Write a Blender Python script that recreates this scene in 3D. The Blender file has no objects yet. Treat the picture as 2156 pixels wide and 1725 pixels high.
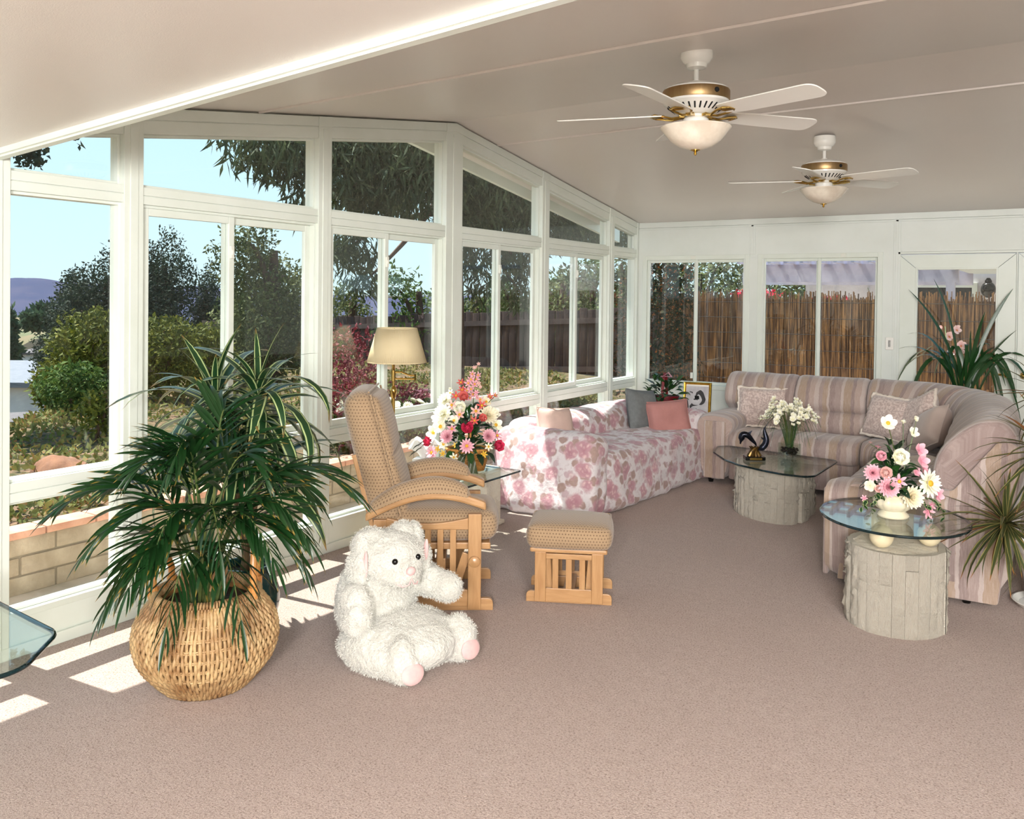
import bpy, bmesh, math, random
from mathutils import Vector, Matrix, Euler, noise
V = Vector
PI = math.pi
random.seed(7)
sc = bpy.context.scene
COL = sc.collection

# ------------------------------------------------------------------ camera
CAMP = V((3.865, 0.0, 1.6))
F_PX, CY, YAW, PIT, ROL = 1849.8, 652.3, -0.5608, -0.0132, 0.0111
FW = V((math.sin(YAW) * math.cos(PIT), math.cos(YAW) * math.cos(PIT), math.sin(PIT)))
_r = V((math.cos(YAW), -math.sin(YAW), 0))
_u = _r.cross(FW)
R2 = _r * math.cos(ROL) + _u * math.sin(ROL)
U2 = _u * math.cos(ROL) - _r * math.sin(ROL)
cd = bpy.data.cameras.new('camera')
cam = bpy.data.objects.new('camera', cd)
COL.objects.link(cam)
cam.matrix_world = Matrix(((R2.x, U2.x, -FW.x, CAMP.x), (R2.y, U2.y, -FW.y, CAMP.y),
                           (R2.z, U2.z, -FW.z, CAMP.z), (0, 0, 0, 1)))
cd.sensor_fit = 'HORIZONTAL'
cd.sensor_width = 36.0
cd.lens = 36.0 * F_PX / 2156.0
cd.shift_y = -(862.5 - CY) / 2156.0
cd.clip_end = 6000
cd.clip_start = 0.05
sc.camera = cam


def at(px, py, d):
    """the place in the world seen at a photograph pixel, d metres deep"""
    return CAMP + (FW * F_PX + R2 * (px - 1078) + U2 * (CY - py)) * (d / F_PX)


# ------------------------------------------------------------------ light
sc.view_settings.view_transform = 'Standard'
sc.view_settings.look = 'None'
sc.view_settings.exposure = 0.0
sc.view_settings.gamma = 1.0
sc.view_settings.use_curve_mapping = False
w = bpy.data.worlds.new('sky')
sc.world = w
w.use_nodes = True
wn = w.node_tree
bg = wn.nodes['Background']
tcw = wn.nodes.new('ShaderNodeTexCoord')
sepw = wn.nodes.new('ShaderNodeSeparateXYZ')
rampw = wn.nodes.new('ShaderNodeValToRGB')
wn.links.new(tcw.outputs['Generated'], sepw.inputs[0])
wn.links.new(sepw.outputs[2], rampw.inputs[0])
# clear midday sky: pale cyan at the horizon, deeper overhead, dull ground below
STOPS = [(0.0, (.16, .15, .12, 1)), (0.003, (.66, .86, .93, 1)), (0.20, (.55, .83, .95, 1)), (0.50, (.36, .66, .95, 1)), (1.0, (.20, .44, .86, 1))]
while len(rampw.color_ramp.elements) < len(STOPS):
    rampw.color_ramp.elements.new(.5)
for e, (p_, c_) in zip(rampw.color_ramp.elements, STOPS):
    e.position = p_
    e.color = c_
wn.links.new(rampw.outputs[0], bg.inputs[0])
bg.inputs[1].default_value = 1.3
SUN_DIR = V((0.5, 0.03, -1.0)).normalized()
sl = bpy.data.lights.new('sun', 'SUN')
sl.energy = 14.0
sl.angle = math.radians(0.53)
sl.color = (1.0, 0.98, 0.91)
so = bpy.data.objects.new('sun', sl)
COL.objects.link(so)
so.rotation_euler = SUN_DIR.to_track_quat('-Z', 'Y').to_euler()
so.location = (-8, 3, 16)


def area(name, loc, target, size, power, color):
    l = bpy.data.lights.new(name, 'AREA')
    l.shape = 'SQUARE'
    l.size = size
    l.energy = power
    l.color = color
    o = bpy.data.objects.new(name, l)
    COL.objects.link(o)
    o.location = loc
    o.rotation_euler = (V(target) - V(loc)).to_track_quat('-Z', 'Y').to_euler()
    return o


# the photographer's two umbrella flashes, behind and beside the camera
area('studio_flash', (4.8, -2.6, 2.2), (2.3, 6.0, 1.3), 1.0, 450, (1.0, 0.975, 0.955))
area('studio_flash', (5.7, -1.0, 2.3), (2.2, 6.0, 1.6), 1.0, 250, (1.0, 0.975, 0.955))


# ------------------------------------------------------------------ helpers
def S(r, g, b, a=1.0):
    f = lambda c: c / 12.92 if c <= 0.04045 else ((c + 0.055) / 1.055) ** 2.4
    return (f(r / 255), f(g / 255), f(b / 255), a)


class NG:
    def __init__(s, name):
        s.m = bpy.data.materials.new(name)
        s.m.use_nodes = True
        s.t = s.m.node_tree
        s.b = s.t.nodes['Principled BSDF']
        s.out = s.t.nodes['Material Output']

    def n(s, typ, **kw):
        nd = s.t.nodes.new('ShaderNode' + typ)
        for k, v in kw.items():
            if k.startswith('i_'):
                key = k[2:].replace('_', ' ')
                nd.inputs[int(key) if key.isdigit() else key].default_value = v
            else:
                setattr(nd, k, v)
        return nd

    def l(s, a, b):
        s.t.links.new(a, b)

    def mix(s, fac, a, b, mode='MIX'):
        nd = s.t.nodes.new('ShaderNodeMix')
        nd.data_type = 'RGBA'
        nd.blend_type = mode
        for val, ix in ((fac, 0), (a, 6), (b, 7)):
            if isinstance(val, (int, float)):
                nd.inputs[ix].default_value = val
            elif isinstance(val, tuple):
                nd.inputs[ix].default_value = val
            else:
                s.l(val, nd.inputs[ix])
        return nd.outputs[2]

    def math(s, op, a, b=0.0, c=0.0):
        nd = s.t.nodes.new('ShaderNodeMath')
        nd.operation = op
        for val, ix in ((a, 0), (b, 1), (c, 2)):
            if isinstance(val, (int, float)):
                nd.inputs[ix].default_value = val
            else:
                s.l(val, nd.inputs[ix])
        return nd.outputs[0]

    def ramp(s, fac, stops, interp='LINEAR'):
        nd = s.t.nodes.new('ShaderNodeValToRGB')
        cr = nd.color_ramp
        cr.interpolation = interp
        while len(cr.elements) < len(stops):
            cr.elements.new(0.5)
        for e, (p, c) in zip(cr.elements, stops):
            e.position = p
            e.color = c if isinstance(c, tuple) else (c, c, c, 1)
        if fac is not None:
            s.l(fac, nd.inputs[0])
        return nd.outputs[0]

    def coord(s, which='Object', scale=None):
        tc = s.t.nodes.new('ShaderNodeTexCoord')
        o = tc.outputs[which]
        if scale:
            mp = s.t.nodes.new('ShaderNodeMapping')
            mp.inputs['Scale'].default_value = scale
            s.l(o, mp.inputs[0])
            o = mp.outputs[0]
        return o

    def noise(s, vec, scale, detail=4, rough=0.55, dist=0.0):
        nd = s.n('TexNoise')
        nd.inputs['Scale'].default_value = scale
        nd.inputs['Detail'].default_value = detail
        nd.inputs['Roughness'].default_value = rough
        nd.inputs['Distortion'].default_value = dist
        if vec is not None:
            s.l(vec, nd.inputs['Vector'])
        return nd.outputs['Fac']

    def voro(s, vec, scale, feature='F1', rnd=1.0):
        nd = s.n('TexVoronoi')
        nd.feature = feature
        nd.inputs['Scale'].default_value = scale
        nd.inputs['Randomness'].default_value = rnd
        if vec is not None:
            s.l(vec, nd.inputs['Vector'])
        return nd

    def bump(s, h, strength=0.3, dist=0.01):
        nd = s.n('Bump')
        nd.inputs['Strength'].default_value = strength
        nd.inputs['Distance'].default_value = dist
        s.l(h, nd.inputs['Height'])
        s.l(nd.outputs[0], s.b.inputs['Normal'])

    def set(s, rough=0.5, metal=0.0, spec=0.5, sheen=0.0, sub=0.0, trans=0.0, ior=1.5, coat=0.0):
        i = s.b.inputs
        i['Roughness'].default_value = rough
        i['Metallic'].default_value = metal
        i['Specular IOR Level'].default_value = spec
        i['Sheen Weight'].default_value = sheen
        i['Transmission Weight'].default_value = trans
        i['IOR'].default_value = ior
        i['Coat Weight'].default_value = coat
        if sub:
            i['Subsurface Weight'].default_value = sub
            i['Subsurface Radius'].default_value = (0.02, 0.015, 0.01)

    def col(s, c):
        if isinstance(c, tuple):
            s.b.inputs['Base Color'].default_value = c
        else:
            s.l(c, s.b.inputs['Base Color'])


def pm(name, c1, c2=None, scale=8, lo=0.35, hi=0.65, rough=0.5, bump=0.0, bscale=60, stretch=None, bdist=0.01, **kw):
    g = NG(name)
    g.set(rough=rough, **kw)
    co = g.coord('Object', stretch)
    if c2:
        f = g.ramp(g.noise(co, scale), [(lo, 0.0), (hi, 1.0)])
        g.col(g.mix(f, c1, c2))
    else:
        g.col(c1)
    if bump:
        g.bump(g.noise(co, bscale, 3), bump, bdist)
    return g.m


# ------------------------------------------------------------------ materials
M = {}
M['vinyl'] = pm('white_vinyl', S(224, 230, 222), S(218, 224, 214), 3, rough=0.38, bump=0.03, bscale=300)
M['panel'] = pm('white_wall_panel', S(224, 229, 224), S(216, 221, 214), 2, rough=0.45, bump=0.05, bscale=220)
M['alum'] = pm('white_aluminium', S(225, 226, 216), rough=0.4)
M['white'] = pm('white_enamel', S(240, 238, 232), rough=0.25)
M['dark'] = pm('dark_gasket', S(16, 16, 16), rough=0.8)
M['black'] = pm('black_gloss', S(12, 12, 12), rough=0.12)
M['brass'] = pm('polished_brass', S(208, 176, 104), S(188, 154, 84), 6, rough=0.16, metal=1.0)
M['antbrass'] = pm('brushed_brass', S(176, 148, 108), S(156, 128, 90), 30, rough=0.42, metal=1.0, stretch=(1, 1, 0.1))
M['gold'] = pm('gold_leaf', S(225, 180, 75), S(200, 150, 50), 20, rough=0.22, metal=0.9)
M['steel'] = pm('grey_metal', S(150, 150, 148), rough=0.35, metal=0.8)


def fresnel(g, ior):
    # the ray leaves straight through, so both faces use the outside index
    geo = g.n('NewGeometry')
    fr = g.n('Fresnel')
    i = g.math('ADD', ior, g.math('MULTIPLY', geo.outputs['Backfacing'], 1.0 / ior - ior))
    g.l(i, fr.inputs[0])
    return fr


def glass_pane():
    g = NG('window_glass')
    tr = g.n('BsdfTransparent')
    tr.inputs[0].default_value = (0.98, 0.99, 0.985, 1)
    gl = g.n('BsdfGlossy')
    gl.inputs['Roughness'].default_value = 0.0
    fr = fresnel(g, 1.5)
    mx = g.n('MixShader')
    g.l(fr.outputs[0], mx.inputs[0])
    g.l(tr.outputs[0], mx.inputs[1])
    g.l(gl.outputs[0], mx.inputs[2])
    g.l(mx.outputs[0], g.out.inputs[0])
    return g.m


def glass_table(name, tint, ior):
    g = NG(name)
    tr = g.n('BsdfTransparent')
    tr.inputs[0].default_value = tint
    gl = g.n('BsdfGlossy')
    gl.inputs['Roughness'].default_value = 0.01
    fr = fresnel(g, ior)
    mx = g.n('MixShader')
    g.l(fr.outputs[0], mx.inputs[0])
    g.l(tr.outputs[0], mx.inputs[1])
    g.l(gl.outputs[0], mx.inputs[2])
    g.l(mx.outputs[0], g.out.inputs[0])
    return g.m


M['glass'] = glass_pane()
M['tglass'] = glass_table('clear_table_glass', (0.90, 0.94, 0.91, 1), 1.6)
M['vglass'] = glass_table('clear_vase_glass', (0.90, 0.93, 0.90, 1), 1.5)
M['gedge'] = pm('dark_green_glass_edge', S(6, 22, 24), S(14, 38, 42), 12, rough=0.06)


def carpet():
    g = NG('speckled_carpet')
    g.set(rough=0.95, spec=0.15, sheen=0.25)
    co = g.coord('Object')
    base = g.mix(g.ramp(g.noise(co, 1.6, 4, 0.6), [(0.3, 0.0), (0.7, 1.0)]), S(180, 158, 148), S(196, 176, 166))
    mid = g.mix(g.ramp(g.noise(co, 22, 3, 0.7), [(0.35, 0.0), (0.65, 1.0)]), base, S(172, 150, 138))
    tuft = g.mix(g.ramp(g.noise(co, 130, 2, 0.6), [(0.35, 0.0), (0.62, 1.0)]), S(150, 128, 118), S(214, 196, 186))
    mid = g.mix(0.45, mid, tuft)
    sp = g.ramp(g.noise(co, 120, 2, 0.5), [(0.585, 0.0), (0.64, 1.0)])
    g.col(g.mix(g.math('MULTIPLY', sp, 0.6), mid, S(112, 84, 66)))
    g.bump(g.noise(co, 160, 3, 0.7), 0.8, 0.012)
    return g.m


M['carpet'] = carpet()


def ceiling_mat():
    g = NG('embossed_ceiling_panel')
    g.set(rough=0.30, spec=0.55)
    co = g.coord('Object')
    f = g.noise(co, 1.2, 3)
    g.col(g.mix(f, S(222, 215, 209), S(214, 206, 200)))
    v = g.noise(co, 240, 3, 0.7)
    g.bump(v, 0.22, 0.004)
    return g.m


M['ceil'] = ceiling_mat()
M['ceilseam'] = pm('ceiling_joint_strip', S(224, 216, 210), rough=.3)


def wood(name, c1, c2, axis=(1, 14, 14), rough=0.32):
    g = NG(name)
    g.set(rough=rough, spec=0.5, coat=0.15)
    co = g.coord('Object', axis)
    n = g.noise(co, 3.0, 6, 0.6, 0.6)
    g.col(g.mix(g.ramp(n, [(0.3, 0.0), (0.7, 1.0)]), c1, c2))
    g.bump(g.noise(co, 14, 3), 0.05, 0.003)
    return g.m


M['maple'] = wood('honey_maple_along', S(188, 148, 104), S(166, 124, 82), (2, 16, 16))
M['maplev'] = wood('honey_maple_upright', S(186, 146, 102), S(164, 122, 80), (16, 16, 2))


def dots():
    g = NG('tan_dotted_upholstery')
    g.set(rough=0.9, spec=0.2, sheen=0.3)
    uv = g.coord('UV')
    sp = g.n('SeparateXYZ')
    g.l(uv, sp.inputs[0])
    N = 62.0
    u = g.math('MULTIPLY', sp.outputs[0], N)
    v = g.math('MULTIPLY', sp.outputs[1], N)
    # offset alternate rows
    row = g.math('FLOOR', v)
    u = g.math('ADD', u, g.math('MULTIPLY', g.math('MODULO', row, 2.0), 0.5))
    fu = g.math('SUBTRACT', g.math('FRACT', u), 0.5)
    fv = g.math('SUBTRACT', g.math('FRACT', v), 0.5)
    d = g.math('ADD', g.math('MULTIPLY', fu, fu), g.math('MULTIPLY', g.math('MULTIPLY', fv, fv), 0.8))
    f = g.ramp(d, [(0.035, 1.0), (0.07, 0.0)])
    lattice = g.ramp(g.math('ABSOLUTE', fu), [(0.36, 0.0), (0.46, 0.45)])
    n = g.noise(g.coord('Object'), 160, 2)
    base = g.mix(n, S(172, 146, 114), S(152, 128, 100))
    base = g.mix(lattice, base, S(148, 124, 106))
    g.col(g.mix(g.math('MULTIPLY', f, 0.7), base, S(92, 70, 56)))
    g.bump(n, 0.3, 0.004)
    return g.m


M['dots'] = dots()


def stripes():
    g = NG('mauve_striped_upholstery')
    g.set(rough=0.85, spec=0.2, sheen=0.35)
    uv = g.coord('UV')
    sp = g.n('SeparateXYZ')
    g.l(uv, sp.inputs[0])
    co = g.coord('Object')
    wob = g.math('MULTIPLY', g.math('SUBTRACT', g.noise(uv, 9, 3), 0.5), 0.03)
    f = g.math('FRACT', g.math('MULTIPLY', g.math('ADD', sp.outputs[0], wob), 2.6))
    A, B, C, D, E2 = S(166, 148, 142), S(172, 150, 130), S(196, 182, 176), S(150, 132, 128), S(180, 160, 150)
    c = g.ramp(f, [(0.0, A), (0.13, C), (0.19, B), (0.36, D), (0.44, E2), (0.56, C), (0.66, A), (0.74, B), (0.84, C), (0.89, D)], 'CONSTANT')
    streak = g.noise(g.coord('UV', (70, 4, 1)), 3, 4, 0.7)
    c = g.mix(g.math('MULTIPLY', g.ramp(streak, [(0.45, 0.0), (0.62, 1.0)]), 0.35), c, S(208, 192, 184))
    c = g.mix(g.math('MULTIPLY', g.noise(co, 120, 2), 0.3), c, S(140, 116, 108))
    g.col(c)
    g.bump(g.noise(co, 260, 2), 0.25, 0.004)
    return g.m


M['stripe'] = stripes()


def floral():
    g = NG('rose_print_slipcover')
    g.set(rough=0.85, spec=0.2, sheen=0.2)
    co = g.coord('Object')
    nz = g.n('TexNoise')
    nz.inputs['Scale'].default_value = 14
    nz.inputs['Detail'].default_value = 3
    g.l(co, nz.inputs['Vector'])
    ad = g.n('VectorMath', operation='MULTIPLY_ADD')
    g.l(nz.outputs['Color'], ad.inputs[0])
    ad.inputs[1].default_value = (0.07, 0.07, 0.07)
    g.l(co, ad.inputs[2])
    vec = ad.outputs[0]
    base = g.mix(g.noise(co, 5, 3), S(222, 216, 216), S(208, 200, 202))
    # small grey-mauve sprigs
    v3 = g.voro(vec, 17)
    base = g.mix(g.ramp(v3.outputs['Distance'], [(0.32, 0.85), (0.45, 0.0)]), base, S(188, 162, 168))
    # taupe leaves
    of = g.n('VectorMath', operation='ADD')
    g.l(vec, of.inputs[0])
    of.inputs[1].default_value = (3.3, 1.7, 5.1)
    v2 = g.voro(of.outputs[0], 10.5)
    lf = g.ramp(v2.outputs['Distance'], [(0.34, 1.0), (0.44, 0.0)])
    sel2 = g.ramp(v2.outputs['Color'], [(0.24, 0.0), (0.28, 1.0)])
    leafc = g.mix(g.noise(vec, 40, 2), S(148, 122, 116), S(182, 158, 148))
    base = g.mix(g.math('MULTIPLY', lf, sel2), base, leafc)
    # roses
    v1 = g.voro(vec, 7.4)
    rs = g.ramp(v1.outputs['Distance'], [(0.38, 1.0), (0.52, 0.0)])
    sel1 = g.ramp(v1.outputs['Color'], [(0.20, 0.0), (0.24, 1.0)])
    pet = g.voro(vec, 30)
    rose = g.mix(g.ramp(pet.outputs['Distance'], [(0.12, 0.0), (0.5, 1.0)]), S(214, 184, 184), S(184, 142, 150))
    core = g.ramp(v1.outputs['Distance'], [(0.05, 0.65), (0.30, 0.0)])
    rose = g.mix(core, rose, S(164, 112, 124))
    c = g.mix(g.math('MULTIPLY', rs, sel1), base, rose)
    vein = g.ramp(g.noise(vec, 34, 4, .7), [(.52, 0.0), (.66, 1.0)])
    g.col(g.mix(g.math('MULTIPLY', vein, .35), c, S(172, 146, 150)))
    g.bump(g.noise(co, 9, 4, 0.6), 0.5, 0.02)
    return g.m


M['floral'] = floral()
M['plush'] = pm('white_plush', S(212, 211, 203), S(202, 200, 191), 12, rough=0.95, sheen=0.4, bump=0.7, bscale=55, bdist=0.02)
M['fur'] = pm('white_plush_pile', S(214, 213, 205), rough=0.95, sheen=0.3)
M['pinkplush'] = pm('pink_plush', S(222, 176, 176), S(228, 188, 184), 30, rough=0.9, sheen=0.3)


def travertine():
    g = NG('split_face_travertine')
    g.set(rough=0.8, spec=0.3)
    co = g.coord('Object')
    c = g.mix(g.ramp(g.noise(co, 9, 6, 0.65), [(0.3, 0.0), (0.7, 1.0)]), S(250, 243, 227), S(238, 226, 206))
    pits = g.ramp(g.noise(co, 30, 5, 0.75), [(0.28, 1.0), (0.36, 0.0)])
    c = g.mix(g.math('MULTIPLY', pits, 0.55), c, S(176, 146, 120))
    g.col(c)
    g.bump(g.noise(co, 26, 6, 0.7), 0.9, 0.03)
    return g.m


M['stone'] = travertine()
M['cream'] = pm('cream_glazed_ceramic', S(226, 218, 192), rough=0.15, coat=0.3)
M['creamball'] = pm('cream_satin_ball', S(226, 212, 178), rough=0.35)
M['teal'] = pm('teal_glazed_ceramic', S(18, 62, 60), S(12, 44, 46), 4, rough=0.14, coat=0.4)
M['wick'] = pm('natural_cane', S(196, 166, 120), S(142, 104, 64), 11, rough=0.55, bump=0.2, bscale=120)
M['wickcore'] = pm('brown_cane_lining', S(112, 78, 42), S(150, 106, 58), 30, rough=0.7)  # plain brown lining inside the baskets, mottled at random
M['bamboo'] = pm('bent_bamboo', S(196, 128, 62), S(216, 158, 92), 14, rough=0.35)
M['honeywick'] = pm('honey_wicker', S(206, 150, 76), S(168, 112, 50), 26, rough=0.45)
M['redwick'] = pm('red_wicker', S(140, 24, 34), S(96, 14, 26), 26, rough=0.4)
M['soil'] = pm('black_plastic_and_soil', S(22, 18, 18), S(48, 36, 30), 20, rough=0.5, bump=0.5, bscale=30)


def leafmat(name, c1, c2, edge=None, tip=None, rough=0.35, stripe_w=0.12):
    """u runs across the blade, v from base to tip"""
    g = NG(name)
    g.set(rough=rough, spec=0.5)
    uv = g.coord('UV')
    sp = g.n('SeparateXYZ')
    g.l(uv, sp.inputs[0])
    c = g.mix(g.noise(g.coord('Object'), 9, 3), c1, c2)
    if edge:
        d = g.math('ABSOLUTE', g.math('SUBTRACT', sp.outputs[0], 0.5))
        b = g.ramp(d, [(0.5 - stripe_w - 0.12, 0.0), (0.5 - stripe_w - 0.08, 1.0), (0.5 - 0.10, 1.0), (0.5 - 0.06, 0.0)])
        c = g.mix(b, c, edge)
    if tip:
        c = g.mix(g.ramp(sp.outputs[1], [(0.88, 0.0), (0.97, 1.0)]), c, tip)
    g.col(c)
    return g.m


M['drac'] = leafmat('dark_green_striped_leaf', S(22, 52, 28), S(36, 72, 38), edge=S(176, 190, 130), tip=S(120, 90, 40), stripe_w=0.10)
M['palm'] = leafmat('dark_green_palm_leaflet', S(14, 44, 20), S(30, 66, 26), tip=S(150, 120, 50))
M['marg'] = leafmat('olive_spiky_leaf', S(50, 62, 34), S(76, 82, 46), edge=S(170, 150, 90), tip=S(150, 92, 40), stripe_w=0.05)
M['margdry'] = leafmat('rust_dry_leaf', S(150, 92, 42), S(126, 84, 44))
M['orchleaf'] = leafmat('deep_green_strap_leaf', S(20, 54, 26), S(40, 80, 34))
M['fill'] = leafmat('glossy_green_leaf', S(28, 62, 30), S(52, 92, 40), rough=0.3)
M['filldk'] = leafmat('dark_green_leaf', S(20, 40, 26), S(34, 58, 34))
M['stem'] = pm('green_stem', S(62, 84, 40), S(92, 100, 52), 20, rough=0.5)
M['cane'] = pm('brown_cane_stem', S(120, 96, 66), S(84, 66, 44), 20, rough=0.7)
M['husk'] = pm('dry_husk', S(190, 150, 104), S(130, 92, 60), 20, rough=0.8)


def petal(name, c1, c2):
    g = NG(name)
    g.set(rough=0.6, spec=0.3)
    g.b.inputs['Subsurface Weight'].default_value = 0.0
    uv = g.coord('UV')
    sp = g.n('SeparateXYZ')
    g.l(uv, sp.inputs[0])
    g.col(g.mix(g.ramp(sp.outputs[1], [(0.1, 0.0), (0.9, 1.0)]), c1, c2))
    return g.m


PET = {'white': petal('white_petal', S(236, 232, 190), S(250, 248, 236)),
       'cream': petal('cream_petal', S(232, 216, 170), S(246, 238, 214)),
       'pink': petal('pale_pink_petal', S(214, 130, 150), S(240, 190, 200)),
       'rose': petal('deep_rose_petal', S(170, 20, 54), S(216, 60, 96)),
       'coral': petal('coral_petal', S(200, 70, 70), S(222, 116, 108)),
       'blush': petal('blush_petal', S(228, 170, 160), S(236, 200, 194)),
       'orchid': petal('orchid_petal', S(232, 184, 182), S(242, 212, 208)),
       'yellow': petal('yellow_centre', S(220, 170, 50), S(236, 196, 80))}
M['greycush'] = pm('grey_cushion_cloth', S(118, 122, 122), S(108, 112, 112), 30, rough=0.9, bump=0.2, bscale=300)
M['rosecush'] = pm('dusty_rose_cushion_cloth', S(184, 130, 124), S(172, 120, 114), 5, rough=0.9, bump=0.2, bscale=200)
M['blushcush'] = pm('blush_cushion_cloth', S(226, 198, 186), S(214, 184, 172), 5, rough=0.9, bump=0.2, bscale=200)
M['chenille'] = pm('pale_chenille', S(222, 204, 196), S(190, 168, 160), 60, lo=0.42, hi=0.58, rough=0.95, sheen=0.4, bump=0.8, bscale=70)
M['satin'] = pm('beige_satin', S(196, 178, 168), S(184, 166, 156), 4, rough=0.5, sheen=0.3)
M['fringe'] = pm('cream_fringe', S(238, 228, 216), S(222, 208, 194), 40, rough=0.9)


def shade_mat():
    g = NG('pleated_lampshade_cloth')
    g.set(rough=0.8, spec=0.2)
    g.col(g.mix(g.noise(g.coord('Object'), 30, 2), S(250, 236, 200), S(242, 226, 186)))
    tl = g.n('BsdfTranslucent')
    tl.inputs[0].default_value = S(250, 236, 200)
    mx = g.n('MixShader')
    mx.inputs[0].default_value = 0.35
    g.l(g.b.outputs[0], mx.inputs[1])
    g.l(tl.outputs[0], mx.inputs[2])
    g.l(mx.outputs[0], g.out.inputs[0])
    return g.m


M['shade'] = shade_mat()
M['alab'] = pm('alabaster_glass', S(238, 228, 212), S(214, 200, 182), 7, lo=0.4, hi=0.62, rough=0.22)
M['block'] = pm('slump_block', S(176, 160, 140), S(150, 134, 114), 6, rough=0.9, bump=0.5, bscale=60)
M['mortar'] = pm('grey_mortar', S(128, 116, 100), rough=0.95)
M['coping'] = pm('pink_cap_brick', S(206, 158, 134), S(184, 132, 110), 8, rough=0.9, bump=0.4, bscale=60)
M['concrete'] = pm('pale_concrete', S(206, 190, 170), S(186, 172, 152), 4, rough=0.9, bump=0.2, bscale=60)
M['reed'] = pm('reed_stem', S(74, 46, 26), S(176, 128, 78), 5, lo=0.42, hi=0.72, rough=0.7, stretch=(9, 9, .5))
M['fence'] = pm('weathered_plank', S(74, 56, 50), S(54, 40, 36), 6, rough=0.85, stretch=(6, 6, 1), bump=0.3)
M['rail'] = pm('weathered_rail', S(120, 100, 92), S(100, 82, 76), 6, rough=0.85)
M['lattice'] = pm('pale_lavender_timber', S(206, 202, 214), S(186, 182, 198), 6, rough=0.8)
M['stucco'] = pm('white_stucco', S(212, 206, 206), S(200, 194, 194), 6, rough=0.9, bump=0.3, bscale=60)
M['bark'] = pm('tree_bark', S(96, 74, 60), S(64, 48, 40), 8, rough=0.95, bump=0.5, bscale=20)


# ------------------------------------------------------------------ mesh tools
def frame_mat(d, up=V((0, 0, 1))):
    """matrix whose Y axis runs along d, Z close to up"""
    y = V(d).normalized()
    x = y.cross(up)
    if x.length < 1e-5:
        x = V((1, 0, 0))
    x.normalize()
    z = x.cross(y)
    return Matrix(((x.x, y.x, z.x, 0), (x.y, y.y, z.y, 0), (x.z, y.z, z.z, 0), (0, 0, 0, 1)))


def T(x, y, z):
    return Matrix.Translation((x, y, z))


def RZ(a):
    return Matrix.Rotation(a, 4, 'Z')


def RX(a):
    return Matrix.Rotation(a, 4, 'X')


def RY(a):
    return Matrix.Rotation(a, 4, 'Y')


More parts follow.
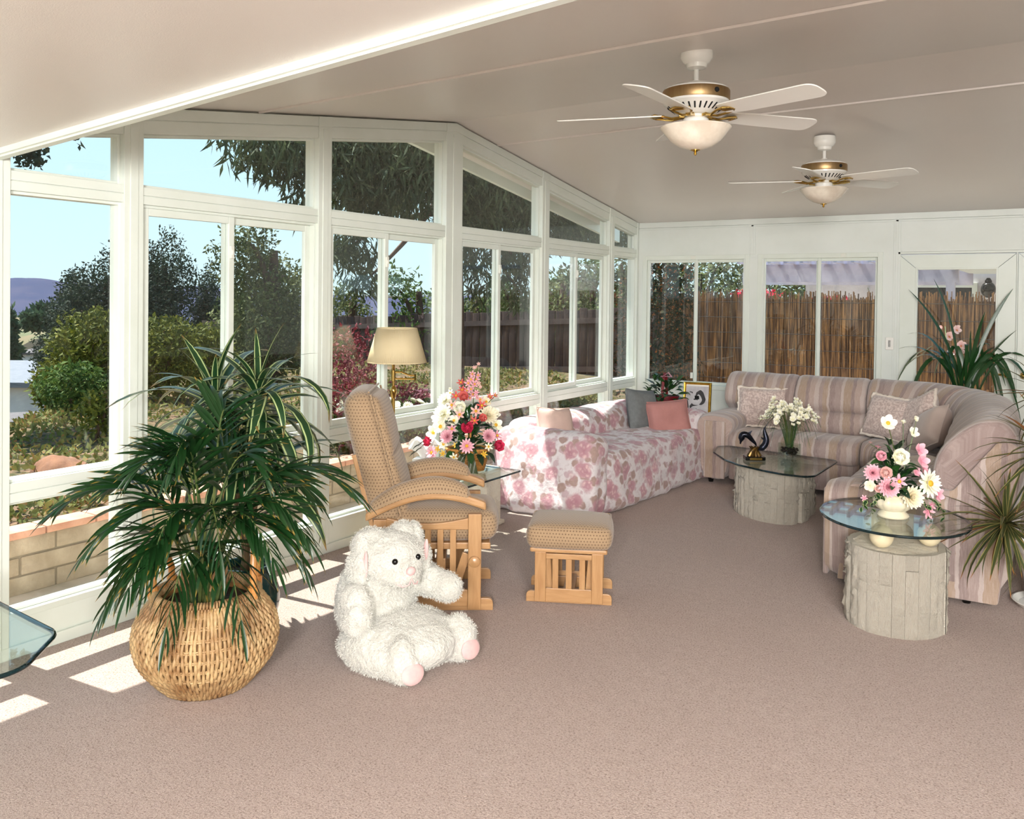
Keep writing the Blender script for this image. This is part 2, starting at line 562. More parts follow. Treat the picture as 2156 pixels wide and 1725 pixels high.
class MB:
    def __init__(s):
        s.v, s.f, s.uv = [], [], []

    def add(s, vs, fs, uvs=None, X=None):
        o = len(s.v)
        for p in vs:
            p = V(p)
            s.v.append(X @ p if X is not None else p)
        s.uv += list(uvs) if uvs else [None] * len(vs)
        for f in fs:
            s.f.append(tuple(i + o for i in f))
        return s

    def box(s, x0, x1, y0, y1, z0, z1, X=None):
        vs = [(x0, y0, z0), (x1, y0, z0), (x1, y1, z0), (x0, y1, z0), (x0, y0, z1), (x1, y0, z1), (x1, y1, z1), (x0, y1, z1)]
        return s.add(vs, [(3, 2, 1, 0), (4, 5, 6, 7), (0, 1, 5, 4), (1, 2, 6, 5), (2, 3, 7, 6), (3, 0, 4, 7)], X=X)

    def prism(s, poly, a, b, axis='z', X=None):
        n = len(poly)
        mk = {'z': lambda p, t: (p[0], p[1], t), 'x': lambda p, t: (t, p[0], p[1]), 'y': lambda p, t: (p[0], t, p[1])}[axis]
        vs = [mk(p, a) for p in poly] + [mk(p, b) for p in poly]
        fs = [tuple(range(n))[::-1], tuple(range(n, 2 * n))]
        fs += [(i, (i + 1) % n, n + (i + 1) % n, n + i) for i in range(n)]
        return s.add(vs, fs, X=X)

    def grid(s, fn, nu, nv, X=None, closeu=False):
        vs, uvs, fs = [], [], []
        for j in range(nv + 1):
            for i in range(nu + 1):
                r = fn(i / nu, j / nv)
                vs.append(r[0:3] if len(r) != 2 else r[0])
                uvs.append(r[1] if len(r) == 2 else (i / nu, j / nv))
        for j in range(nv):
            for i in range(nu):
                a = j * (nu + 1) + i
                fs.append((a, a + 1, a + nu + 2, a + nu + 1))
        return s.add(vs, fs, uvs, X)

    def lathe(s, prof, n=32, X=None, fn=None, cap=True):
        vs, fs = [], []
        m = len(prof)
        for (r, z) in prof:
            for i in range(n):
                a = 2 * PI * i / n
                rr = r * (fn(a, z) if fn else 1.0)
                vs.append((rr * math.cos(a), rr * math.sin(a), z))
        for j in range(m - 1):
            for i in range(n):
                fs.append((j * n + i, j * n + (i + 1) % n, (j + 1) * n + (i + 1) % n, (j + 1) * n + i))
        if cap:
            if prof[0][0] > 1e-4:
                fs.append(tuple(range(n))[::-1])
            if prof[-1][0] > 1e-4:
                fs.append(tuple(range((m - 1) * n, m * n)))
        return s.add(vs, fs, X=X)

    def tube(s, path, r, n=8, X=None, closed=False, flat=1.0):
        path = [V(p) for p in path]
        m = len(path)
        vs, fs = [], []
        nrm = None
        for k, p in enumerate(path):
            if closed:
                t = path[(k + 1) % m] - path[k - 1]
            else:
                t = path[min(k + 1, m - 1)] - path[max(k - 1, 0)]
            t.normalize()
            if nrm is None:
                nrm = t.cross(V((0, 0, 1)))
                if nrm.length < 1e-3:
                    nrm = V((1, 0, 0))
            nrm = nrm - t * nrm.dot(t)
            nrm.normalize()
            bn = t.cross(nrm)
            rr = r[k] if isinstance(r, (list, tuple)) else r
            for i in range(n):
                a = 2 * PI * i / n
                vs.append(p + nrm * (rr * math.cos(a)) + bn * (rr * flat * math.sin(a)))
        for k in range(m if closed else m - 1):
            k2 = (k + 1) % m
            for i in range(n):
                fs.append((k * n + i, k * n + (i + 1) % n, k2 * n + (i + 1) % n, k2 * n + i))
        if not closed:
            fs.append(tuple(range(n))[::-1])
            fs.append(tuple(range((m - 1) * n, m * n)))
        return s.add(vs, fs, X=X)

    def rbox(s, sx, sy, sz, r, X=None, seg=3, mid=4, bulge=(0, 0, 0), wob=0.0, ws=4.0, seed=0):
        """soft rounded box centred on the origin; bulge swells the middle of each face"""
        h = V((sx / 2, sy / 2, sz / 2))
        r = min(r, h.x * .98, h.y * .98, h.z * .98)

        def coords(hh):
            c = [-hh + r * (1 - math.cos(PI / 2 * k / seg)) for k in range(seg)]
            inner = [-(hh - r) + 2 * (hh - r) * k / mid for k in range(mid + 1)]
            return c + inner + [-x for x in c[::-1]]
        cs = [coords(h[i]) for i in range(3)]
        idx, vs, fs = {}, [], []

        def vert(p):
            k = tuple(round(c, 5) for c in p)
            if k in idx:
                return idx[k]
            q = V(p)
            inn = V([max(-(h[i] - r), min(h[i] - r, q[i])) for i in range(3)])
            d = q - inn
            if d.length > 1e-9:
                # blend toward a round edge
                d = d.normalized() * r
            o = inn + d
            nx, ny, nz = [max(-1, min(1, o[i] / h[i])) for i in range(3)]
            o.x += bulge[0] * (1 - ny * ny) * (1 - nz * nz) * nx
            o.y += bulge[1] * (1 - nx * nx) * (1 - nz * nz) * ny
            o.z += bulge[2] * (1 - nx * nx) * (1 - ny * ny) * nz
            if wob:
                o += V((noise.noise(o * ws + V((seed, 0, 0))), noise.noise(o * ws + V((0, seed + 9, 0))), noise.noise(o * ws + V((0, 0, seed + 5))))) * wob
            idx[k] = len(vs)
            vs.append(o)
            return idx[k]
        for ax in range(3):
            a, b = (ax + 1) % 3, (ax + 2) % 3
            for sg in (-1, 1):
                for i in range(len(cs[a]) - 1):
                    for j in range(len(cs[b]) - 1):
                        q = []
                        for (ii, jj) in ((i, j), (i + 1, j), (i + 1, j + 1), (i, j + 1)):
                            p = [0, 0, 0]
                            p[ax] = sg * h[ax]
                            p[a] = cs[a][ii]
                            p[b] = cs[b][jj]
                            q.append(vert(p))
                        if sg < 0:
                            q = q[::-1]
                        if len(set(q)) > 2:
                            fs.append(tuple(dict.fromkeys(q)))
        return s.add(vs, fs, X=X)

    def ball(s, rx, ry, rz, X=None, nu=16, nv=10):
        prof = [(math.sin(PI * k / nv), -math.cos(PI * k / nv)) for k in range(nv + 1)]
        vs, fs = [(0, 0, -rz)], []
        for k in range(1, nv):
            for i in range(nu):
                a = 2 * PI * i / nu
                vs.append((rx * prof[k][0] * math.cos(a), ry * prof[k][0] * math.sin(a), rz * prof[k][1]))
        vs.append((0, 0, rz))
        for i in range(nu):
            fs.append((0, 1 + (i + 1) % nu, 1 + i))
            for k in range(nv - 2):
                b = 1 + k * nu
                fs.append((b + i, b + (i + 1) % nu, b + nu + (i + 1) % nu, b + nu + i))
            b = 1 + (nv - 2) * nu
            fs.append((b + i, b + (i + 1) % nu, len(vs) - 1))
        return s.add(vs, fs, X=X)

    def blade(s, L, W, droop=0.3, segs=6, fold=0.15, X=None, widest=0.4, twist=0.0, curl=1.6, base_w=0.5, tipw=0.0):
        """a strap leaf growing along +Y, upper face +Z, drooping in -Z"""
        vs, uvs, fs = [], [], []
        y = z = 0.0
        ang = 0.0
        for k in range(segs + 1):
            t = k / segs
            if t < widest:
                wd = base_w + (1 - base_w) * math.sin(PI / 2 * t / widest)
            else:
                wd = tipw + (1 - tipw) * math.cos(PI / 2 * ((t - widest) / (1 - widest)) ** 1.3)
            wd = max(wd, 0.02) * W / 2
            tw = twist * t
            for i, u in enumerate((-1, 0, 1)):
                px = u * wd * math.cos(tw)
                pz = (abs(u) * fold * wd * 2) + u * wd * math.sin(tw)
                vs.append((px, y - pz * math.sin(-ang), z + pz * math.cos(ang)))
                uvs.append((0.5 + 0.5 * u, t))
            ang = -droop * ((t + 1 / segs) ** curl)
            y += L / segs * math.cos(ang)
            z += L / segs * math.sin(ang)
        for k in range(segs):
            for i in range(2):
                a = k * 3 + i
                fs.append((a, a + 1, a + 4, a + 3))
        return s.add(vs, fs, uvs, X)

    def mesh(s, name, mat, smooth=True, ang=35, uv=None):
        me = bpy.data.meshes.new(name)
        me.from_pydata([tuple(v) for v in s.v], [], s.f)
        if mat is not None:
            me.materials.append(mat)
        if smooth:
            me.polygons.foreach_set('use_smooth', [True] * len(me.polygons))
            if ang:
                me.set_sharp_from_angle(angle=math.radians(ang))
        lay = None
        if uv == 'box':
            lay = me.uv_layers.new(name='UVMap')
            for p in me.polygons:
                n = p.normal
                a = max(range(3), key=lambda i: abs(n[i]))
                for li in p.loop_indices:
                    c = s.v[me.loops[li].vertex_index]
                    lay.data[li].uv = ((c.y, c.z), (c.x, c.z), (c.x, c.y))[a]
        elif any(u is not None for u in s.uv):
            lay = me.uv_layers.new(name='UVMap')
            for lp in me.loops:
                u = s.uv[lp.vertex_index]
                if u is not None:
                    lay.data[lp.index].uv = u
        me.validate()
        return me

    def build(s, name, mat, parent=None, smooth=True, ang=35, bevel=0.0, uv=None, X=None):
        o = bpy.data.objects.new(name, s.mesh(name, mat, smooth, ang, uv))
        COL.objects.link(o)
        if parent is not None:
            o.parent = parent
        if X is not None:
            o.matrix_basis = X
        if bevel:
            b = o.modifiers.new('bevel', 'BEVEL')
            b.width = bevel
            b.segments = 2
            b.limit_method = 'ANGLE'
            b.angle_limit = math.radians(50)
        return o


def tag(o, label=None, cat=None, group=None, kind=None):
    if label:
        o['label'] = label
    if cat:
        o['category'] = cat
    if group:
        o['group'] = group
    if kind:
        o['kind'] = kind
    return o


def thing(name, loc, rz=0.0, label=None, cat=None, group=None, kind=None):
    o = bpy.data.objects.new(name, None)
    o.empty_display_size = 0.1
    COL.objects.link(o)
    o.location = loc
    o.rotation_euler = (0, 0, rz)
    return tag(o, label, cat, group, kind)


def put(name, me, parent, X=None):
    o = bpy.data.objects.new(name, me)
    COL.objects.link(o)
    if parent is not None:
        o.parent = parent
    if X is not None:
        o.matrix_basis = X
    return o


def copy_tree(o, parent=None):
    c = o.copy()
    COL.objects.link(c)
    if parent is not None:
        c.parent = parent
    for ch in list(o.children):
        copy_tree(ch, c)
    return c


def arc(cx, cy, r, a0, a1, n):
    return [(cx + r * math.cos(a0 + (a1 - a0) * k / n), cy + r * math.sin(a0 + (a1 - a0) * k / n)) for k in range(n + 1)]


def round_poly(pts, rads, n=6):
    """2-D polygon with its corners rounded"""
    out = []
    m = len(pts)
    for i, p in enumerate(pts):
        r = rads[i] if isinstance(rads, (list, tuple)) else rads
        p = V((p[0], p[1]))
        a = (V((pts[i - 1][0], pts[i - 1][1])) - p)
        b = (V((pts[(i + 1) % m][0], pts[(i + 1) % m][1])) - p)
        r = min(r, a.length * .49, b.length * .49)
        if r <= 1e-4:
            out.append((p.x, p.y))
            continue
        s0, s1 = p + a.normalized() * r, p + b.normalized() * r
        for k in range(n + 1):
            t = k / n
            q = s0 * (1 - t) ** 2 + p * (2 * t * (1 - t)) + s1 * t * t
            out.append((q.x, q.y))
    return out


def pillow(mb, W, H, D, X=None, n=14, sag=0.06, knife=True, seed=0):
    """a scatter cushion standing in the XZ plane, thick along Y"""
    for sg in (-1, 1):
        def fn(u, v, sg=sg):
            a, b = 2 * u - 1, 2 * v - 1
            t = max(0.0, (1 - a ** 4) * (1 - b ** 4)) ** 0.55
            # edges draw in between the corners
            ea = 1 - sag * (1 - b * b) * abs(a) ** 3
            eb = 1 - sag * (1 - a * a) * abs(b) ** 3
            x, z = a * W / 2 * ea, b * H / 2 * eb
            wr = noise.noise(V((x * 7 + seed, z * 7, sg))) * 0.012 * t
            return ((x, sg * (D / 2 * t) + wr, z), (u * W, v * H))
        g = MB().grid(fn, n, n)
        fs = g.f if sg < 0 else [f[::-1] for f in g.f]
        mb.add(g.v, fs, g.uv, X)
    return mb


# ------------------------------------------------------------------ the room
YW = 8.69          # far wall
XR = 6.0           # house wall on the right
YN = -3.2          # behind the camera
RIDGE_Y, RIDGE_Z, EAVE_Z = 5.335, 2.90, 2.414
SL = (RIDGE_Z - EAVE_Z) / (YW - RIDGE_Y)


def G(y):
    return EAVE_Z + SL * (YW - y) if y > RIDGE_Y else EAVE_Z + SL * (y - (2 * RIDGE_Y - YW))


mb = MB().box(-0.02, XR, YN, YW + 0.02, -0.05, 0.0)
tag(mb.build('floor', M['carpet'], smooth=False), kind='structure')

# ceilings: two sides of the gable, the lower flat bay next to the camera, the ridge strip
RISE = 0.02
for nm, ya, za, yb, zb, ra, rb in (('ceiling', YW, EAVE_Z, RIDGE_Y, RIDGE_Z, 0.0, RISE), ('ceiling', RIDGE_Y, RIDGE_Z, 1.98, EAVE_Z, RISE, RISE + 0.005)):
    mb = MB()
    vs = [(-0.46, ya, za), (XR, ya, za + ra * XR), (XR, yb, zb + rb * XR), (-0.46, yb, zb)]
    vs += [(x, y, z + 0.10) for x, y, z in vs]
    mb.add(vs, [(0, 1, 2, 3), (7, 6, 5, 4), (0, 4, 5, 1), (1, 5, 6, 2), (2, 6, 7, 3), (3, 7, 4, 0)])
    co = tag(mb.build(nm, M['ceil'], smooth=False), kind='structure')
    # panel joints
    dy = (yb - ya) / 3.0
    for k in ((2.49,) if ya > 8 else (1.69,)):
        y = ya + dy * k * (3.355 / abs(yb - ya))
        if min(ya, yb) < y < max(ya, yb):
            t = (y - ya) / (yb - ya)
            z0 = za + (zb - za) * t
            z1 = z0 + (ra + (rb - ra) * t) * XR
            s = MB()
            s.add([(0, y - .0022, z0 - .0012), (XR, y - .0022, z1 - .0012), (XR, y + .0022, z1 - .0012), (0, y + .0022, z0 - .0012),
                   (0, y - .0022, z0 + .01), (XR, y - .0022, z1 + .01), (XR, y + .0022, z1 + .01), (0, y + .0022, z0 + .01)],
                  [(3, 2, 1, 0), (4, 5, 6, 7), (0, 1, 5, 4), (1, 2, 6, 5), (2, 3, 7, 6), (3, 0, 4, 7)])
            s.build('seam', M['ceilseam'], co, smooth=False)
ZL0, ZLS = 2.197, 0.075
mb = MB()
vs = [(-0.46, YN, ZL0 - .46 * ZLS), (XR, YN, ZL0 + XR * ZLS), (XR, 1.99, ZL0 + XR * ZLS), (-0.46, 1.99, ZL0 - .46 * ZLS)]
vs += [(x, y, z + 0.08) for x, y, z in vs]
mb.add(vs, [(0, 1, 2, 3), (7, 6, 5, 4), (0, 4, 5, 1), (1, 5, 6, 2), (2, 6, 7, 3), (3, 7, 4, 0)])
tag(mb.build('ceiling', M['ceil'], smooth=False), kind='structure')
# edge beam between the lower bay and the gabled room
mb = MB()
for (ya, yb, dz0, dz1) in ((1.985, 2.02, -0.034, 0.45), (1.97, 1.99, -0.026, 0.0)):
    vs = [(-.02, ya, ZL0 + dz0), (XR, ya, ZL0 + XR * ZLS + dz0), (XR, yb, ZL0 + XR * ZLS + dz0), (-.02, yb, ZL0 + dz0)]
    vs += [(-.02, ya, ZL0 + .22 if dz1 else ZL0), (XR, ya, ZL0 + XR * ZLS + (.05 if dz1 else 0)), (XR, yb, ZL0 + XR * ZLS + (.05 if dz1 else 0)), (-.02, yb, ZL0 + .22 if dz1 else ZL0)]
    mb.add(vs, [(3, 2, 1, 0), (4, 5, 6, 7), (0, 1, 5, 4), (1, 2, 6, 5), (2, 3, 7, 6), (3, 0, 4, 7)])
tag(mb.build('trim_1', M['vinyl'], smooth=False), kind='structure')
mb = MB().prism([(2.015, 2.3), (2.015, 2.55), (2.0, 2.55), (2.0, 2.3)], 0.0, XR, 'x')
# eave fascia and soffit line outside the glass wall
for pts in (((1.98, 2.415), (RIDGE_Y, RIDGE_Z), (YW + .5, EAVE_Z - .5 * SL)),):
    fa = MB()
    for (p, q) in zip(pts[:-1], pts[1:]):
        fa.prism([(p[0], p[1] - .09), (q[0], q[1] - .09), (q[0], q[1] + .10), (p[0], p[1] + .10)], -0.50, -0.46, 'x')
    fa.prism([(YN, ZL0 - .12), (1.98, ZL0 - .12), (1.98, ZL0 + .05), (YN, ZL0 + .05)], -0.50, -0.46, 'x')
    tag(fa.build('trim_2', M['vinyl'], smooth=False), kind='structure')
# walls that the photograph only implies
tag(MB().box(XR, XR + .1, YN, YW, -.05, 3.1).build('wall_right', M['panel'], smooth=False), kind='structure')
tag(MB().box(-.1, XR, YN - .1, YN, -.05, 3.0).build('wall_near', M['panel'], smooth=False), kind='structure')
tag(MB().box(-.1, 0, YN, -1.9, 0, 2.3).build('wall_left', M['panel'], smooth=False), kind='structure')

# the glass wall --------------------------------------------------------------
KB, KT, SB, MT, TB = 0.197, 0.681, 0.768, 2.044, 2.130
HD = 0.13
BAYS = [(-1.80, -0.62, 'slide', 'low'), (-0.52, 0.70, 'slide', 'low'), (0.80, 1.95, 'slide', 'low'), (2.064, 2.606, 'fix', 'gable'), (2.711, 3.915, 'slide', 'gable'), (4.026, 5.221, 'slide', 'gable'),
        (5.426, 6.630, 'slide', 'gable'), (6.753, 7.976, 'slide', 'gable'), (8.083, 8.645, 'fix', 'gable')]
mb = MB().box(-.10, -.004, -1.9, YW, 0, KB - .03)
tag(mb.build('wall_left', M['vinyl'], smooth=False), kind='structure')
mb = MB().box(-.004, .012, -1.9, YW, 0, .055)
tag(mb.build('baseboard_left', M['vinyl'], smooth=False, bevel=.004), kind='structure')


def ring(mb, y0, y1, z0, z1, w, x0, x1):
    mb.box(x0, x1, y0, y0 + w, z0, z1).box(x0, x1, y1 - w, y1, z0, z1)
    mb.box(x0, x1, y0 + w, y1 - w, z0, z0 + w).box(x0, x1, y0 + w, y1 - w, z1 - w, z1)


def rail(mb, y0, y1, z0, z1, split=True):
    if split:
        zm = (z0 + z1) / 2
        mb.box(-.10, 0, y0, y1, z0, zm - .0015).box(-.10, 0, y0, y1, zm + .0015, z1).box(-.09, -.006, y0, y1, zm - .002, zm + .002)
    else:
        mb.box(-.10, 0, y0, y1, z0, z1)


posts = []
for i, (ya, yb, kind, top) in enumerate(BAYS):
    wdw = thing('window_%d' % (i + 1), (0, ya, 0), kind='structure')
    L = yb - ya
    fr = MB()
    rail(fr, 0, L, KB - .03, KB, False)
    rail(fr, 0, L, KT, SB)
    ring(fr, 0, L, KB, KT, .014, -.075, -.030)
    if top == 'gable':
        rail(fr, 0, L, MT, TB)
        za, zb = G(ya), G(yb)
        # header in two boards
        fr.prism([(0, za - HD), (L, zb - HD), (L, zb - .062), (0, za - .062)], -.10, 0, 'x')
        fr.prism([(0, za - .058), (L, zb - .058), (L, zb), (0, za)], -.10, .004, 'x')
        fr.prism([(0, za - .064), (L, zb - .064), (L, zb - .055), (0, za - .055)], -.09, -.005, 'x')
        # glazing bead of the top light
        zt = lambda y: za - HD + (zb - za) * y / L
        b = .014
        fr.prism([(0, zt(0) - b), (L, zt(L) - b), (L, zt(L)), (0, zt(0))], -.075, -.030, 'x')
        fr.box(-.075, -.03, 0, b, TB, zt(0) - b).box(-.075, -.03, L - b, L, TB, zt(L) - b).box(-.075, -.03, b, L - b, TB, TB + b)
        pz = MB().prism([(b, TB + b), (L - b, TB + b), (L - b, zt(L - b) - b), (b, zt(b) - b)], -.060, -.055, 'x')
        pz.build('pane', M['glass'], wdw, smooth=False)
        ztop = MT
    else:
        ztop = 1.96
        rail(fr, 0, L, ztop, ZL0, False)
    ring(fr, 0, L, SB, ztop, .014, -.085, -.020)
    fr.build('frame', M['vinyl'], wdw, smooth=False, bevel=.0022)
    MB().box(-.060, -.055, .014, L - .014, KB + .014, KT - .014).build('pane', M['glass'], wdw, smooth=False)
    if kind == 'fix':
        MB().box(-.060, -.055, .014, L - .014, SB + .014, ztop - .014).build('pane', M['glass'], wdw, smooth=False)
    else:
        ym = L * .47
        for (y0, y1, xa, xb) in ((.014, ym + .022, -.052, -.024), (ym - .022, L - .014, -.084, -.056)):
            sb = MB()
            ring(sb, y0, y1, SB + .014, ztop - .014, .038, xa, xb)
            sh = sb.build('sash', M['vinyl'], wdw, smooth=False, bevel=.003)
            xm = (xa + xb) / 2
            MB().box(xm - .0025, xm + .0025, y0 + .038, y1 - .038, SB + .052, ztop - .052).build('pane', M['glass'], sh, smooth=False)
        la = MB().box(-.024, -.010, ym - .012, ym + .012, 1.80, 1.87).box(-.024, -.004, ym - .007, ym + .007, 1.822, 1.848)
        la.build('latch', M['alum'], wdw, smooth=False, bevel=.003)
# posts between the bays
edges = [(-1.9, -1.80)] + [(BAYS[i][1], BAYS[i + 1][0]) for i in range(len(BAYS) - 1)] + [(BAYS[-1][1], YW)]
for k, (a, b) in enumerate(edges):
    mb = MB()
    if b < 2.07:
        zt = ZL0
        mb.box(-.11, .006, a, b, 0, zt)
    elif a < RIDGE_Y < b:
        mb.prism([(a, 0), (b, 0), (b, G(b) - .058), (RIDGE_Y, G(RIDGE_Y) - .058), (a, G(a) - .058)], -.11, .006, 'x')
        mb.prism([(a, G(a) - .062), (RIDGE_Y, RIDGE_Z - .062), (b, G(b) - .062), (b, G(b)), (RIDGE_Y, RIDGE_Z), (a, G(a))], -.10, .010, 'x')
    else:
        mb.prism([(a, 0), (b, 0), (b, G(b) - .058), (a, G(a) - .058)], -.11, .006, 'x')
        mb.prism([(a, G(a) - .062), (b, G(b) - .062), (b, G(b)), (a, G(a))], -.10, .010, 'x')
    # slim cover strip that the mullions carry
    c = (a + b) / 2
    if b - a > .07:
        mb.box(0, .011, c - .022, c + .022, .05, (ZL0 if b < 2.07 else min(G(a), G(b)) - .07))
    tag(mb.build('trim_%d' % (k + 3), M['vinyl'], smooth=False, bevel=.002), kind='structure')

# far wall ---------------------------------------------------------------------
WZ0, WZ1, DZ = 0.715, 2.032, 2.055
mb = MB()
for (x0, x1, z0, z1) in ((-.0, XR, WZ1 + .03, 3.0), (0, 2.56, 0, WZ0 - .03), (0, .055, WZ0 - .03, WZ1 + .03), (1.205, 1.285, WZ0 - .03, WZ1 + .03),
                         (2.445, 2.575, WZ0 - .03, WZ1 + .03), (4.46, XR, 0, WZ1 + .03)):
    mb.box(x0, x1, YW, YW + .10, z0, z1)
tag(mb.build('wall_back', M['panel'], smooth=False), kind='structure')
mb = MB()
for x in (1.228, 2.564):
    z0 = WZ1 + .03 if x < 2 else 0
    mb.box(x - .03, x + .03, YW - .006, YW + .01, z0, EAVE_Z - .05).box(x - .012, x + .012, YW - .010, YW, z0, EAVE_Z - .05)
mb.box(.012, XR, YW - .016, YW + .01, EAVE_Z - .055, EAVE_Z + .002)
mb.box(.012, XR, YW - .010, YW + .01, EAVE_Z - .075, EAVE_Z - .057)
mb.box(1.14, 1.345, YW - .007, YW + .01, WZ0, WZ1)
tag(mb.build('trim_20', M['panel'], smooth=False, bevel=.0025), kind='structure')


def ringx(mb, x0, x1, z0, z1, w, y0, y1):
    mb.box(x0, x0 + w, y0, y1, z0, z1).box(x1 - w, x1, y0, y1, z0, z1)
    mb.box(x0 + w, x1 - w, y0, y1, z0, z0 + w).box(x0 + w, x1 - w, y0, y1, z1 - w, z1)


for i, (x0, x1, xm) in enumerate(((.055, 1.205, .632), (1.285, 2.445, 1.863))):
    wdw = thing('window_%d' % (len(BAYS) + 1 + i), (x0, YW, 0), kind='structure')
    fr = MB()
    ringx(fr, 0, x1 - x0, WZ0 - .03, WZ1 + .03, .045, -.012, .09)
    fr.build('frame', M['vinyl'], wdw, smooth=False, bevel=.003)
    ml = xm - x0
    for (a, b, ya, yb) in ((.045, ml + .024, .012, .040), (ml - .024, x1 - x0 - .045, .046, .074)):
        sb = MB()
        ringx(sb, a, b, WZ0 + .015, WZ1 - .015, .028, ya, yb)
        sh = sb.build('sash', M['vinyl'], wdw, smooth=False, bevel=.003)
        ym = (ya + yb) / 2
        MB().box(a + .028, b - .028, ym - .0025, ym + .0025, WZ0 + .043, WZ1 - .043).build('pane', M['glass'], sh, smooth=False)
    MB().box(ml - .035, ml - .008, -.004, .012, .79, .85).box(ml - .04 + .25 * i, ml + .01 + .25 * i, -.020, -.010, WZ1 - .01, WZ1 + .025).build('latch', M['alum'], wdw, smooth=False, bevel=.003)

# glazed doors
for i, (x0, x1) in enumerate(((2.585, 3.515), (3.530, 4.46))):
    d = thing('door_%d' % (i + 1), (x0, YW, 0), kind='structure')
    wd = x1 - x0
    fw = .14
    fr = MB()
    zt, zb = 2.035, .02
    # mitred door frame
    o4 = [(0, zb), (wd, zb), (wd, zt), (0, zt)]
    i4 = [(fw, zb + .24), (wd - fw, zb + .24), (wd - fw, zt - .125), (fw, zt - .125)]
    for k in range(4):
        a, b = o4[k], o4[(k + 1) % 4]
        c, e = i4[(k + 1) % 4], i4[k]
        g = .0012
        cx = (a[0] + b[0] + c[0] + e[0]) / 4
        cz = (a[1] + b[1] + c[1] + e[1]) / 4
        sh = lambda p: (p[0] + (cx - p[0]) * .003, p[1] + (cz - p[1]) * .003)
        poly = [sh(a), sh(b), sh(c), sh(e)]
        fr.prism([(p[0], p[1]) for p in poly][::-1], .004, .045, 'y')
    ringx(fr, fw - .004, wd - fw + .004, zb + .236, zt - .121, .016, -.004, .05)
    lf = fr.build('door_leaf', M['vinyl'], d, smooth=False, bevel=.0018)
    MB().box(fw, wd - fw, .022, .027, zb + .24, zt - .125).build('pane', M['glass'], d, smooth=False)
    cs = MB().box(-.008, -.002, .0, .09, 0, 2.06).box(wd + .002, wd + .008, 0, .09, 0, 2.06)
    cs.box(-.008, wd + .008, -.006, .09, 2.042, 2.06)
    cs.build('casing', M['vinyl'], d, smooth=False)
    hx = wd - .055 if i == 0 else .055
    hd = MB()
    hd.lathe([(.030, 0), (.030, .006), (.014, .012), (.012, .03)], 20, X=T(hx, .004, .985) @ RX(PI / 2))
    if i == 0:
        hd.tube([(hx, -.032, .985), (hx - .03, -.04, .985), (hx - .08, -.042, .988), (hx - .115, -.038, .982)], [.011, .010, .009, .007], 10)
    hd.ball(.026, .022, .026, X=T(hx, -.045, .985))
    hd.build('handle', M['brass'], d)

# light switch on the far wall
sw = thing('light_switch', (2.514, YW, 1.163), label='white toggle light switch plate on the wall post left of the glazed door', cat='light switch')
MB().box(-.035, .035, -.022, -.009, 0, .115).build('plate', M['white'], sw, smooth=False, bevel=.004)
MB().box(-.010, .010, -.026, -.020, .028, .088).box(-.006, .006, -.036, -.024, .055, .072).build('toggle', M['steel'], sw, smooth=False, bevel=.002)

